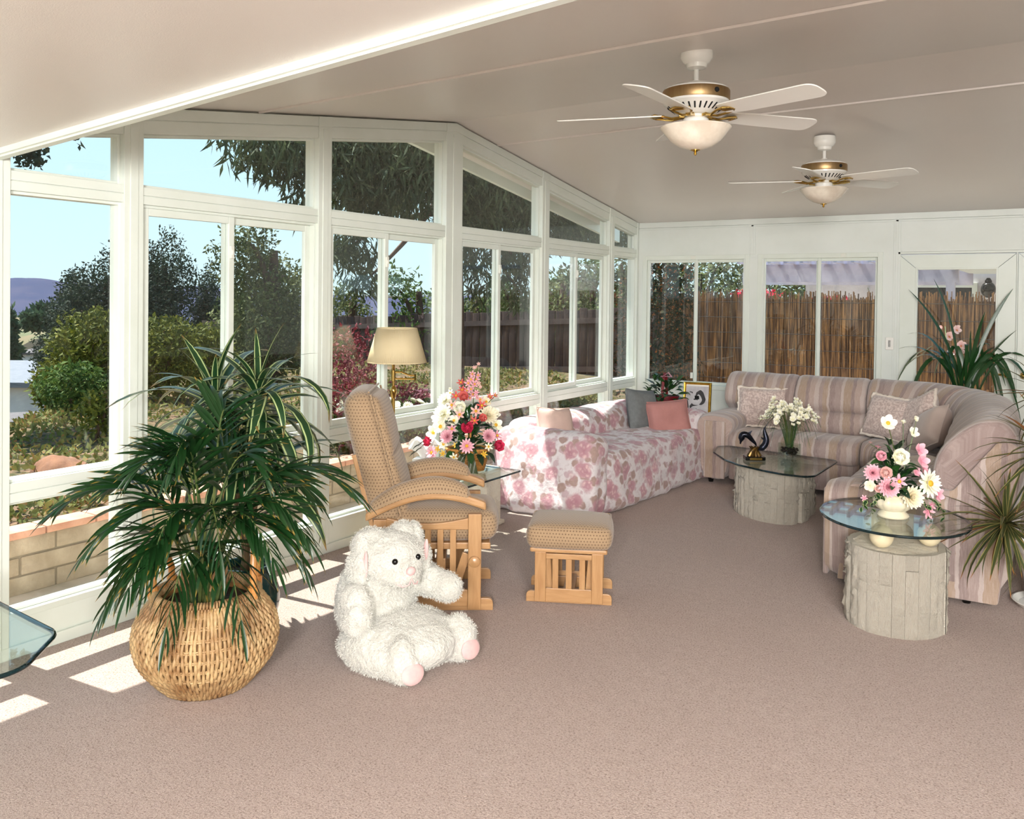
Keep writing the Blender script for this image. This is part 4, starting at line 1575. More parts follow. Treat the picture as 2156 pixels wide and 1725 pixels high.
def glass_top(parent, poly, z, th, edge=.006, name='glass_top'):
    o = MB().prism(poly, z, z + th).build(name, M['tglass'], parent, smooth=False)
    e = MB()
    P3 = [V((p[0], p[1], z + th / 2)) for p in poly]
    e.tube(P3, th * .52, 8, closed=True)
    tag(e.build('glass_edge', M['gedge'], o), 'dark green polished edge')
    return o


COFFEE = [(1.529, 6.748), (1.713, 6.476), (1.857, 6.345), (2.087, 6.225), (2.222, 6.182), (2.371, 6.181), (2.425, 6.24), (2.438, 6.907), (2.405, 6.955), (2.14, 6.99), (1.916, 7.027), (1.724, 7.08), (1.538, 7.115), (1.465, 7.034)]
ct = thing('coffee_table', (2.05, 6.65, 0), 0, 'glass-topped coffee table on a split stone base with vase and dolphins on it', 'table')
loc = [(x - 2.05, y - 6.65) for x, y in COFFEE]
glass_top(ct, round_poly(loc, .03, 3), .385, .014)
bp = [(-.285, -.08), (-.20, -.20), (-.03, -.30), (.11, -.318), (.205, -.275), (.215, -.04), (.195, .27), (.02, .36), (-.20, .30), (-.28, .12)]
bpr = round_poly(bp, .06, 4)
MB().prism([(x * .95, y * .95) for x, y in bpr], .0, .380).build('core', M['stone'], ct, smooth=False)
stone_wrap(ct, bpr, .0, .383, .047, 4, flare=lambda p, z: (.04 * (1 - z / .38)) if p.x > .17 and p.y > -.2 else 0)

et = thing('end_table', (3.175, 4.74, 0), 0, 'round glass table resting on cream balls over a split stone drum, nearest the camera', 'table')
ep = [(.225 * math.cos(a) * (1.0 if math.sin(a) < 0 else .96), .235 * math.sin(a)) for a in [2 * PI * k / 40 for k in range(40)]]
MB().prism([(x * .95, y * .95) for x, y in ep], 0, .392).build('core', M['stone'], et, smooth=False)
stone_wrap(et, ep, 0, .40, .056, 9)
for (x, y) in ((3.126, 4.608), (3.32, 4.773), (3.05, 4.86)):
    MB().ball(.056, .056, .056, X=T(x - 3.175, y - 4.74, .452), nu=24, nv=16).build('ball', M['creamball'], et)
gp = []
for k in range(64):
    a = 2 * PI * k / 64
    px, py = .405 * math.cos(a), .345 * math.sin(a)
    th = math.radians(112)
    gp.append((px * math.cos(th) - py * math.sin(th) - .025, px * math.sin(th) + py * math.cos(th) + .05))
glass_top(et, gp, .508, .013)

stb = thing('side_table', (.44, 4.75, 0), 0, 'low square glass table behind the rocking chair, under the flower basket', 'table')
glass_top(stb, round_poly([(-.30, -.36), (.315, -.36), (.315, .345), (-.30, .345)], .03, 4), .418, .012)
MB().rbox(.20, .20, .41, .02, T(-.03, .38 - .0, .206)).rbox(.24, .24, .03, .01, T(-.03, .38, .016)).build('pedestal', M['stone'], stb, ang=0)

kt = thing('glass_table', (.8, 1.25, 0), 0, 'clear tabletop with dark green edge poking into view at the far left', 'table')
glass_top(kt, round_poly([(-.55, .46), (.315, .375), (.50, .16), (.42, -.5), (-.55, -.45)], [.03, .05, .06, .05, .03]), .488, .014)
MB().rbox(.3, .3, .47, .02, T(-.28, -.05, .24)).build('pedestal', M['stone'], kt, ang=0)

kt = thing('corner_table', (.78, 8.14, 0), 0, 'small glass table in the far corner between the two sofas', 'table')
glass_top(kt, [(.36 * math.cos(2 * PI * k / 40), .36 * math.sin(2 * PI * k / 40)) for k in range(40)], .462, .012)
MB().lathe([(.13, 0), (.13, .02), (.06, .05), (.045, .12), (.06, .25), (.05, .36), (.10, .44), (.13, .46)], 28).build('pedestal', M['cream'], kt)

# ------------------------------------------------------------------ floor lamp
fl = thing('floor_lamp', (.235, 4.36, 0), 0, 'brass swing-arm floor lamp with pleated cream shade, behind the rocking chair', 'lamp')
MB().lathe([(0, 0), (.135, 0), (.135, .008), (.12, .018), (.03, .026), (.018, .05), (.016, .06)], 32).build('base', M['brass'], fl)
pl = MB().lathe([(.0125, .05), (.0125, .98)], 14).lathe([(.0125, .95), (.018, .965), (.022, .985), (.024, 1.0), (.019, 1.018), (.010, 1.03), (.010, 1.17), (.013, 1.175)], 20)
pl.build('pole', M['brass'], fl)
ar = MB()
dx, dy = .847, .532
ar.tube([(.0, 0, 1.115), (dx * .05, dy * .05, 1.118), (dx * .10, dy * .10, 1.098), (dx * .14, dy * .14, 1.096)], .0055, 8)
ar.tube([(.0, 0, 1.075), (dx * .14, dy * .14, 1.075)], .0055, 8)
ar.tube([(dx * .14, dy * .14, 1.065), (dx * .14, dy * .14, 1.108)], .008, 8)
ar.tube([(0, 0, 1.06), (0, 0, 1.13)], .014, 10)
ar.build('swing_arm', M['brass'], fl)
MB().lathe([(.018, 1.165), (.022, 1.18), (.018, 1.21), (.010, 1.24), (.006, 1.40)], 16).build('socket', M['brass'], fl)
sh = MB()
NP = 96
ro, ri = .186, .124
z0, z1 = 1.180, 1.402
vs, fs = [], []
for k in range(NP * 2):
    a = 2 * PI * k / (NP * 2)
    e = .005 if k % 2 else -.005
    for (r_, z_) in ((ro + e * 1.2, z0), ((ro + ri) / 2 + e, (z0 + z1) / 2), (ri + e * .8, z1)):
        vs.append((r_ * math.cos(a) + .018, r_ * math.sin(a) + .011, z_))
for k in range(NP * 2):
    k2 = (k + 1) % (NP * 2)
    for j in range(2):
        fs.append((k * 3 + j, k2 * 3 + j, k2 * 3 + j + 1, k * 3 + j + 1))
sh.add(vs, fs)
so_ = sh.build('lamp_shade', M['shade'], fl, ang=0)
sm_ = so_.modifiers.new('thick', 'SOLIDIFY')
sm_.thickness = .0015
tr = MB()
for (r_, z_) in ((ro, z0 + .003), (ri, z1 - .003)):
    tr.tube([(r_ * math.cos(2 * PI * k / 48) + .018, r_ * math.sin(2 * PI * k / 48) + .011, z_) for k in range(48)], .0035, 6, closed=True)
tr.build('shade_trim', M['shade'], so_)

# ------------------------------------------------------------------ framed portrait on the corner table
pf = thing('picture_frame', (.885, 8.10, .476), math.radians(8), 'gold picture frame with a black and white portrait, on the corner table', 'picture frame')
X = RX(math.radians(-9))
fm = MB()
W_, H_, B_ = .135, .335, .026
prof = [(0, 0), (.006, -.012), (.014, -.009), (.020, -.015), (.026, -.004), (.026, .008), (0, .008)]
c4 = [(-W_, 0), (W_, 0), (W_, H_), (-W_, H_)]
m = len(prof)
vs, fs = [], []
for i, (cx, cz) in enumerate(c4):
    sx, sz = (1 if cx < 0 else -1), (1 if cz == 0 else -1)
    for (a, b) in prof:
        vs.append((cx + sx * a, b, cz + sz * a))
for i in range(4):
    for j in range(m):
        fs.append((i * m + j, i * m + (j + 1) % m, ((i + 1) % 4) * m + (j + 1) % m, ((i + 1) % 4) * m + j))
fm.add(vs, fs)
fm.build('frame', M['gold'], pf, X=X, smooth=False)
MB().box(-W_ + .02, W_ - .02, .0, .004, .02, H_ - .02).build('mat_board', pm('white_mat_board', S(236, 234, 232), rough=.6), pf, X=X, smooth=False)
MB().box(-W_ + .028, W_ - .028, -.001, .0, .028, H_ - .04).build('portrait_print', pm('pale_grey_print', S(206, 204, 206), S(176, 172, 176), 9, rough=.5), pf, X=X, smooth=False)
ink = MB()


def blot(pts, y=-.0022):
    ink.prism(pts, y, y + .001, 'y')


blot(round_poly([(-.01, .235), (.03, .262), (.058, .24), (.085, .17), (.072, .135), (.045, .115), (.018, .118), (.04, .14), (.05, .165), (.035, .20), (.012, .222), (-.004, .20), (-.008, .165), (-.016, .20)], .012))
blot(round_poly([(-.075, .243), (-.045, .238), (-.04, .222), (-.055, .23), (-.07, .234)], .004))
blot(round_poly([(-.035, .172), (.0, .182), (.012, .16), (-.01, .163), (-.03, .160)], .004))
blot(round_poly([(-.07, .10), (-.05, .13), (-.03, .115), (.02, .112), (-.04, .10), (-.065, .075)], .006))
blot(round_poly([(-.108, .03), (-.075, .03), (-.078, .10), (-.09, .16), (-.108, .15)], .006))
blot(round_poly([(-.005, .085), (.006, .068), (.003, .066), (-.009, .082)], .001))
ink.build('print_ink', pm('black_print_ink', S(34, 30, 34), rough=.5), pf, X=X, smooth=False)
MB().prism([(-.03, 0), (.03, 0), (.02, .22), (-.02, .22)], .0, .004, 'y').build('easel_back', M['dark'], pf, X=T(0, .10, 0) @ RX(math.radians(24)), smooth=False)

# ------------------------------------------------------------------ things on the coffee table
dl = thing('dolphin_sculpture', (1.903, 6.588, .400), math.radians(32), 'dark bronze sculpture of two leaping dolphins on the coffee table', 'sculpture')
brz = pm('dark_bronze', S(40, 44, 58), S(24, 24, 30), 20, rough=.28, metal=.7)
dl_b = MB().prism(round_poly([(-.075, -.05), (.075, -.05), (.075, .05), (-.075, .05)], .015), 0, .028)
dl_b.build('plinth', M['black'], dl, smooth=False, bevel=.004)
MB().box(-.045, .045, -.0525, -.049, .006, .022).build('plaque', M['brass'], dl, smooth=False)
wv = MB()
rnd = random.Random(2)
for k in range(9):
    a = 2 * PI * k / 9
    wv.tube([(math.cos(a) * .045, math.sin(a) * .03, .026), (math.cos(a) * .028, math.sin(a) * .022, .055), (math.cos(a + .8) * .022, math.sin(a + .8) * .018, .085), (math.cos(a + 1.4) * .04, math.sin(a + 1.4) * .03, .10)], [.014, .012, .009, .003], 7)
wv.build('wave', pm('golden_bronze', S(120, 92, 44), S(60, 46, 30), 30, rough=.35, metal=.8), dl)


def dolphin(pathpts, fin_at, flip):
    mb = MB()
    n = 20
    P = []
    for k in range(n + 1):
        u = k / n * (len(pathpts) - 1)
        i = min(int(u), len(pathpts) - 2)
        f = u - i
        p0 = V(pathpts[max(i - 1, 0)])
        p1, p2 = V(pathpts[i]), V(pathpts[i + 1])
        p3 = V(pathpts[min(i + 2, len(pathpts) - 1)])
        P.append(.5 * ((2 * p1) + (p2 - p0) * f + (2 * p0 - 5 * p1 + 4 * p2 - p3) * f * f + (3 * p1 - p0 - 3 * p2 + p3) * f ** 3))
    R = []
    for k in range(n + 1):
        u = k / n
        if u < .10:
            R.append(.004 + .05 * u)
        elif u < .18:
            R.append(.009 + (u - .10) * .15)
        else:
            R.append(max(.0035, .025 * math.sin(PI * min(1, .42 + (u - .18) * .72)) ** 1.1))
    mb.tube(P, R, 12)

    def finp(u, d, w, l, sweep):
        k = int(u * n)
        p = P[k]
        t = (P[min(k + 1, n)] - P[k - 1]).normalized()
        d = V(d).normalized()
        q = t.cross(d).normalized() * .003
        a, b, c = p - t * w, p + t * w, p + d * l + t * sweep
        mb.add([a + q, b + q, c + q * .3, a - q, b - q, c - q * .3], [(0, 1, 2), (5, 4, 3), (0, 3, 4, 1), (1, 4, 5, 2), (2, 5, 3, 0)])
    finp(fin_at, flip, .018, .050, .022)
    side = V((0, 1, 0))
    finp(.34, (V((0, 1, -.6))), .013, .045, .02)
    finp(.34, (V((0, -1, -.6))), .013, .045, .02)
    t = (P[n] - P[n - 2]).normalized()
    for s in (-1, 1):
        p = P[n]
        c = p + t * .035 + side * (s * .045) + V((s * .012, 0, 0))
        q = V((0, 0, .002))
        mb.add([p - t * .006 + q, p + t * .016 + q, c + q, p - t * .006 - q, p + t * .016 - q, c - q], [(0, 1, 2), (5, 4, 3), (0, 3, 4, 1), (1, 4, 5, 2), (2, 5, 3, 0)])
    mb.build('dolphin', brz, dl)


dolphin([(-.105, .01, .115), (-.098, .01, .150), (-.088, .008, .185), (-.055, .0, .185), (-.02, 0, .150), (.01, 0, .115), (.015, .01, .085)], .5, (.4, 0, 1))
dolphin([(.02, -.01, .075), (.045, -.012, .085), (.075, -.01, .115), (.088, -.005, .155), (.078, .0, .20), (.075, .0, .235), (.088, .0, .262)], .45, (-1, 0, .2))


# ------------------------------------------------------------------ plants and flowers
RV = V((.847, .532, 0))       # along the view's right
CV = V((.532, -.847, 0))      # towards the viewer
UP = V((0, 0, 1))


def aim(p, d, roll=0.0, sc_=1.0, up=UP):
    X = frame_mat(d, up)
    return Matrix.Translation(p) @ X @ Matrix.Rotation(roll, 4, 'Y') @ Matrix.Diagonal((sc_, sc_, sc_, 1))


def aimz(p, d, spin=0.0, sc_=1.0):
    return Matrix.Translation(p) @ V(d).to_track_quat('Z', 'Y').to_matrix().to_4x4() @ RZ(spin) @ Matrix.Diagonal((sc_, sc_, sc_, 1))


def bez(p0, p1, p2, n):
    p0, p1, p2 = V(p0), V(p1), V(p2)
    return [p0 * (1 - t) ** 2 + p1 * (2 * t * (1 - t)) + p2 * t * t for t in [k / n for k in range(n + 1)]]


def ribbon(path, W, side, taper=.35, fold=.12):
    """a strap leaf along a path; side is the sideways direction at its base"""
    vs, uvs, fs = [], [], []
    n = len(path) - 1
    s0 = V(side).normalized()
    for k, p in enumerate(path):
        t = (path[min(k + 1, n)] - path[max(k - 1, 0)]).normalized()
        s = (s0 - t * s0.dot(t)).normalized()
        nn = t.cross(s)
        u = k / n
        w_ = W / 2 * (taper + (1 - taper) * math.sin(PI * min(.5, u * .9 + .1))) * (1 - max(0, (u - .6) / .4) ** 2 * .92)
        for i in (-1, 0, 1):
            vs.append(p + s * (i * w_) - nn * (abs(i) * fold * w_))
            uvs.append((.5 + .5 * i, u))
    for k in range(n):
        for i in range(2):
            a = k * 3 + i
            fs.append((a, a + 1, a + 4, a + 3))
    return MB().add(vs, fs, uvs)


# -- wicker work
def weave_rows(mb, rows, stakes, rr, amp, ex=1.0, ey=1.0, X=None, n=None):
    for q, (z, r_) in enumerate(rows):
        N = stakes * 2
        pts = []
        for k in range(N):
            a = 2 * PI * k / N
            d = amp * (1 if (k + q) % 2 else -1)
            pts.append(((r_ * ex + d) * math.cos(a), (r_ * ey + d) * math.sin(a), z))
        mb.tube(pts, rr, 5, closed=True, X=X)
    return mb


def prof_r(prof, z):
    for (r0, z0), (r1, z1) in zip(prof[:-1], prof[1:]):
        if z0 <= z <= z1:
            f = (z - z0) / max(1e-6, z1 - z0)
            return r0 + (r1 - r0) * f
    return prof[-1][0]


def smooth_prof(prof, n):
    z0, z1 = prof[0][1], prof[-1][1]
    zs = [z0 + (z1 - z0) * k / n for k in range(n + 1)]
    rs = [prof_r(prof, z) for z in zs]
    for _ in range(3):
        rs = [rs[0]] + [(rs[i - 1] + 2 * rs[i] + rs[i + 1]) / 4 for i in range(1, n)] + [rs[-1]]
    return list(zip(rs, zs))


pb = thing('wicker_planter', (.90, 2.385, 0), .3, 'fat round woven cane planter with bamboo loop handles, in the left foreground', 'planter')
prof = smooth_prof([(.155, .0), (.205, .05), (.262, .12), (.284, .20), (.272, .28), (.225, .345), (.200, .375)], 28)
MB().lathe([(r_ - .012, z) for r_, z in prof] + [(.185, .375), (.19, .30)], 48, cap=False).lathe([(0, .004), (.15, .004)], 24, cap=False).build('liner', M['wickcore'], pb)
vm = MB()
NS = 112
rnd = random.Random(11)
for k in range(NS):
    a = 2 * PI * k / NS
    pts, rr = [], []
    ja = rnd.uniform(-.012, .012)
    for i in range(31):
        z = .002 + .374 * i / 30
        r_ = prof_r(prof, z)
        d = .0055 * math.sin(PI * (i / 2.0 + k)) if True else 0
        aa = a + ja * math.sin(i * .5 + k)
        pts.append(((r_ + d) * math.cos(aa), (r_ + d) * math.sin(aa), z))
    vm.tube(pts, rnd.uniform(.0062, .0085), 5)
tag(vm.build('cane_strands', M['wick'], pb, ang=0), kind='stuff')
hm = MB()
weave_rows(hm, [(z, prof_r(prof, z) - .001) for z in [.03, .037, .07, .077, .11, .117, .15, .157, .19, .197, .23, .237, .27, .277, .31, .317, .345]], NS // 2, .0042, .004)
tag(hm.build('cane_weavers', M['wick'], pb, ang=0), kind='stuff')
rim = MB()
for k in range(110):
    a = 2 * PI * k / 110
    c = V((.198 * math.cos(a), .198 * math.sin(a), .378))
    t = V((-math.sin(a), math.cos(a), 0))
    rim.tube([c + (V((math.cos(a), math.sin(a), 0)) * math.cos(b) + UP * math.sin(b)) * .019 + t * (.006 * b / 6) for b in [2 * PI * j / 8 for j in range(9)]], .0052, 5)
rim.build('rim', M['wick'], pb, ang=0)
MB().lathe([(0, .335), (.06, .345), (.12, .338), (.182, .34)], 30, cap=False, fn=lambda a, z: 1 + .03 * math.sin(a * 5)).build('soil', M['soil'], pb)
for (a, h) in ((math.radians(205) - .3, .12), (math.radians(42) - .3, .20)):
    hb = MB()
    c = V((.192 * math.cos(a), .192 * math.sin(a), .385))
    t = V((-math.sin(a), math.cos(a), 0))
    pts = [c - t * .075, c - t * .072 + UP * h * .55, c - t * .045 + UP * h * .92, c + UP * h, c + t * .045 + UP * h * .92, c + t * .072 + UP * h * .55, c + t * .075]
    pp = []
    for i in range(len(pts) - 1):
        for f in (0, .5):
            pp.append(pts[i].lerp(pts[i + 1], f))
    pp.append(pts[-1])
    hb.tube(pp, .0135, 10)
    hb.tube([c - t * .095, c + t * .095], .014, 10)
    for s in (-1, 1):
        hb.tube([c + t * (s * .075) + UP * (-.018), c + t * (s * .075) + UP * .03], .021, 10)
    hb.build('handle', M['bamboo'], pb)

# palm in the planter
LEAFLETS = [MB().blade(.22, .021, droop=dr, segs=5, fold=.22, widest=.45, base_w=.45).mesh('leaflet', M['palm'], ang=0) for dr in (.2, .45, .7, .35)]
palm = thing('potted_palm', (.90, 2.385, .34), 0, 'dark green feather palm with drooping leaflets growing out of the woven planter', 'plant')
rnd = random.Random(21)
# (right, towards viewer, tip height, apex height)
FRONDS = [(-.60, .02, .42, .60), (.58, -.06, .50, .76), (.34, .26, .26, .62), (-.12, .30, .20, .60), (.05, -.10, .84, .88), (-.38, .20, .28, .56), (.38, -.28, .40, .74),
          (-.28, -.28, .54, .80), (.16, .32, .30, .58), (-.24, .12, .62, .78), (.26, .06, .60, .80), (-.18, .32, .16, .48), (.44, .14, .34, .60), (-.06, .18, .70, .82), (.14, -.22, .66, .80), (-.42, -.05, .50, .66), (-.30, .24, .06, .46), (.24, .32, .04, .44), (-.02, .37, .03, .42), (.40, .02, .16, .52), (-.10, .10, .66, .74)]
for (fx, fy, zt, za) in FRONDS:
    zt, za = (zt * .90 if zt > .3 else zt), za * (.88 if za > .6 else 1)
    tip = RV * fx + CV * fy + UP * zt
    base = V((rnd.uniform(-.05, .05), rnd.uniform(-.05, .05), 0))
    ctl = base * .5 + (RV * fx + CV * fy) * .34 + UP * za * 1.18
    path = bez(base, ctl, tip, 22)
    fr = MB().tube(path, [.0075 * (1 - .78 * k / 22) for k in range(23)], 6).build('frond', M['stem'], palm)
    for k in range(8, 23):
        p = path[k]
        tdir = (path[min(k + 1, 22)] - path[k - 1]).normalized()
        side = tdir.cross(UP)
        if side.length < .1:
            side = RV.copy()
        side.normalize()
        u = (k - 8) / 14
        Ls = (.85 + .45 * math.sin(PI * min(1, u * .8 + .2))) * (1 - .35 * u)
        for sg in (-1, 1):
            d = side * (sg * (1 - .45 * u)) + tdir * (.6 + .7 * u) + UP * rnd.uniform(-.22, .14)
            put('leaflet', LEAFLETS[rnd.randrange(4)], fr, aim(p, d, sg * .5 + rnd.uniform(-.25, .25), Ls * rnd.uniform(.85, 1.1)))
    if True:
        put('leaflet', LEAFLETS[0], fr, aim(path[-1], path[-1] - path[-2], 0, .75))
for (x, y) in ((.0, .02), (.045, -.03), (-.05, .03), (-.02, -.05), (.03, .05)):
    st = MB().tube([(x, y, -.01), (x * 1.1, y * 1.1, .06), (x * 1.0, y, .14), (x * .8, y * .9, .22)], [.017, .014, .012, .008], 8)
    st.build('cane', M['stem'], palm)
    hk = MB()
    for j in range(3):
        a = rnd.uniform(0, 6.28)
        hk.blade(.13, .03, droop=-.25, segs=4, fold=.4, X=aim(V((x * 1.1, y * 1.1, -.005 + .02 * j)), V((math.cos(a) * .25, math.sin(a) * .25, 1)), a), base_w=.9)
    hk.build('husk', M['husk'], palm, ang=0)

# teal jar with the striped dracaena behind it
tj = thing('ceramic_jar', (.62, 2.83, 0), 0, 'round dark teal glazed jar half hidden behind the woven planter', 'pot')
tp = smooth_prof([(.095, 0), (.13, .05), (.158, .14), (.160, .20), (.140, .275), (.112, .315), (.118, .335)], 24)
MB().lathe(tp + [(.108, .335), (.102, .30), (0, .29)], 44, cap=False).lathe([(0, .001), (.095, .001)], 24, cap=False).build('jar', M['teal'], tj)
MB().lathe([(0, .305), (.104, .30)], 24, cap=False).build('soil', M['soil'], tj)
DR = [MB().blade(.55, .058, droop=dr, segs=9, fold=.16, widest=.38, base_w=.45, twist=tw, curl=1.3).mesh('leaf', M['drac'], ang=0) for dr, tw in ((.5, .2), (1.2, -.3), (1.9, .4), (2.4, .2), (.25, 0), (1.6, -.2))]
dra = thing('striped_dracaena', (.62, 2.83, .30), 0, 'tall dracaena with long arching green leaves striped cream, standing in the teal jar', 'plant')
rnd = random.Random(5)
for (hx, hy, hz, nl) in ((-.12, -.08, .76, 36), (.04, .03, .80, 38), (-.05, -.03, .54, 26), (.06, .04, .44, 18)):
    path = bez((rnd.uniform(-.03, .03), rnd.uniform(-.03, .03), 0), (hx * .4, hy * .4, hz * .6), (hx, hy, hz), 12)
    cn = MB().tube(path, [.016 - .005 * k / 12 for k in range(13)], 8).build('cane', M['cane'], dra)
    for k in range(nl):
        u = k / nl
        a = k * 2.39996 + rnd.uniform(-.2, .2)
        el = math.radians(74 - 80 * u ** .8 + rnd.uniform(-10, 10)) if hz > .6 else math.radians(50 - 40 * u)
        p = V(path[-1]) + UP * (.05 - .13 * u)
        d = V((math.cos(a) * math.cos(el), math.sin(a) * math.cos(el), math.sin(el)))
        # keep clear of the glass
        if (dra.location.x + p.x + d.x * .35) < -.05:
            d.x *= -.3
            d.normalize()
        me = DR[rnd.choice((0, 0, 4, 1)) if el > 1.0 else rnd.choice((1, 1, 2, 5, 3)) if el > .3 else rnd.choice((2, 3, 5))]
        put('leaf', me, dra, aim(p, d, rnd.uniform(-.3, .3), rnd.uniform(.78, 1.12) * (.68 if el > 1.0 else 1.0)))

# spiky dracaena at the right edge
MG = [MB().blade(.36, .021, droop=dr, segs=6, fold=.25, widest=.35, base_w=.6).mesh('leaf', M[mt], ang=0) for dr, mt in ((.25, 'marg'), (.6, 'marg'), (1.0, 'marg'), (1.5, 'margdry'), (.45, 'margdry'), (.8, 'marg'))]
mp = thing('white_pot', (3.84, 5.42, 0), 0, 'off-white flower pot in a saucer at the right edge beside the striped sofa', 'pot')
MB().lathe([(0, .02), (.115, .02), (.16, .29), (.172, .29), (.175, .33), (.158, .33), (.150, .29), (0, .28)], 36, cap=False).build('pot', M['white'], mp)
MB().lathe([(0, .0), (.16, .0), (.19, .028), (.182, .030), (.155, .010), (0, .010)], 36, cap=False).build('saucer', M['white'], mp)
mg = thing('spiky_dracaena', (3.84, 5.42, .28), 0, 'spiky olive dracaena with rust-tipped narrow leaves leaning in at the right edge', 'plant')
rnd = random.Random(9)
for (tx, ty, tz, nl) in ((-.20, -.45, .235, 78), (-.02, -.50, .62, 64), (-.02, -.1, .85, 40)):
    path = bez((0, 0, 0), (tx * .2, ty * .3, tz + .25), (tx, ty, tz), 14)
    MB().tube(path, [.013] * 15, 8).build('cane', M['cane'], mg)
    ax = (path[-1] - path[-3]).normalized() * .4 + UP * .5 + CV * .5
    ax.normalize()
    q = ax.to_track_quat('Z', 'Y')
    for k in range(nl):
        u = k / nl
        a = k * 2.39996
        el = math.radians(78 - 118 * u + rnd.uniform(-7, 7))
        d = q @ V((math.cos(a) * math.cos(el), math.sin(a) * math.cos(el), math.sin(el)))
        me = MG[rnd.choice((0, 1, 5, 0)) if u < .7 else rnd.choice((1, 2, 2, 3, 4))]
        put('leaf', me, mg, aim(path[-1] - ax * (.06 * u), d, rnd.uniform(-.3, .3), rnd.uniform(.7, 1.15)))

# orchid behind the sofa
os_ = thing('plant_stand', (3.17, 8.46, 0), 0, 'low wooden plant stand behind the bend of the striped sofa', 'stand')
MB().lathe([(0, .47), (.15, .47), (.155, .485), (.15, .50), (0, .50)], 28, cap=False).build('top', M['maple'], os_)
for k in range(4):
    a = PI / 4 + PI / 2 * k
    MB().tube([(.12 * math.cos(a), .12 * math.sin(a), .47), (.14 * math.cos(a), .14 * math.sin(a), 0)], .012, 8).build('leg', M['maplev'], os_)
ob = thing('orchid_basket', (3.17, 8.46, .50), 0, 'brown woven basket holding the orchid, just showing above the sofa back', 'basket')
op = [(.115, 0), (.135, .10), (.145, .27)]
MB().lathe([(r_ - .01, z) for r_, z in op], 32).build('liner', M['wickcore'], ob)
m_ = weave_rows(MB(), [(.008 + .0145 * k, prof_r(op, .008 + .0145 * k)) for k in range(19)], 22, .0065, .005)
tag(m_.build('cane_weavers', M['bamboo'], ob, ang=0), kind='stuff')
MB().tube([(.150 * math.cos(2 * PI * k / 40), .150 * math.sin(2 * PI * k / 40), .275) for k in range(40)], .013, 8, closed=True).build('rim', M['bamboo'], ob)
hb = MB().tube([(.13, -.09, .27), (.14, -.10, .34), (.16, -.02, .36), (.14, .08, .34), (.13, .09, .27)], .011, 8)
hb.build('handle', M['bamboo'], ob)
orc = thing('cymbidium_orchid', (3.17, 8.46, .74), 0, 'orchid with arching strap leaves and pale pink blooms in front of the glazed door', 'plant')
rnd = random.Random(4)
O0 = V((3.17, 8.46, .74))
tips = [(1990, 592, 8.55, 1), (1936, 612, 8.5, 1), (1902, 732, 8.2, 2), (1892, 812, 8.15, 3), (1910, 880, 8.15, 3), (1906, 775, 8.0, 2), (2092, 655, 8.5, 1), (2146, 612, 8.5, 1), (2150, 690, 8.3, 1), (2168, 742, 8.2, 2), (2126, 800, 8.1, 3),
        (2112, 850, 8.0, 3), (2128, 868, 8.1, 3), (2150, 820, 8.2, 3), (1968, 800, 7.9, 3), (2000, 780, 8.0, 3), (2070, 860, 8.0, 3), (2066, 690, 8.6, 1), (2040, 780, 7.9, 3), (2160, 860, 8.4, 3), (2100, 720, 8.4, 2), (2130, 740, 8.2, 2), (1955, 745, 8.3, 2), (2086, 800, 8.0, 3), (2030, 720, 8.5, 1), (2180, 800, 8.3, 3), (1930, 700, 8.4, 2), (2056, 830, 7.95, 3)]
for (px, py, d, kind) in tips:
    tip = at(px, py, d) - O0
    tip.y = min(tip.y, .13)
    b = V((rnd.uniform(-.07, .07), rnd.uniform(-.06, .05), rnd.uniform(-.02, .02)))
    h = {1: .35, 2: .55, 3: .62}[kind] * rnd.uniform(.85, 1.1)
    c = V((tip.x * (.25 if kind == 1 else .45), tip.y * .4, max(tip.z * .62, h * (1.0 if kind > 1 else .5)) + (.10 if kind == 2 else .0)))
    pth = bez(b, c, tip, 12)
    if kind == 3:
        pth = bez(b, V((tip.x * .55, tip.y * .5, h + .18)), tip, 12)
    ribbon(pth, .034, RV * .8 + CV * rnd.uniform(-.5, .5)).build('leaf', M['orchleaf'], orc, ang=0)
spike = bez((-.02, -.02, 0), (-.14, -.12, .35), at(1990, 688, 8.25) - O0, 14)
MB().tube(spike, .0045, 6).build('flower_spike', M['stem'], orc)


def petals(mb, n, L, W, tilt, droop=-.5, off=0.0, z=0.0, segs=4, fold=-.12, rin=.1, widest=.55, tipw=.25):
    for k in range(n):
        a = 2 * PI * k / n + off
        X = RZ(a) @ T(0, L * rin, z) @ RX(tilt)
        mb.blade(L, W, droop=droop, segs=segs, fold=fold, X=X, widest=widest, base_w=.35, tipw=tipw, curl=1.0)
    return mb


HEADS = {}


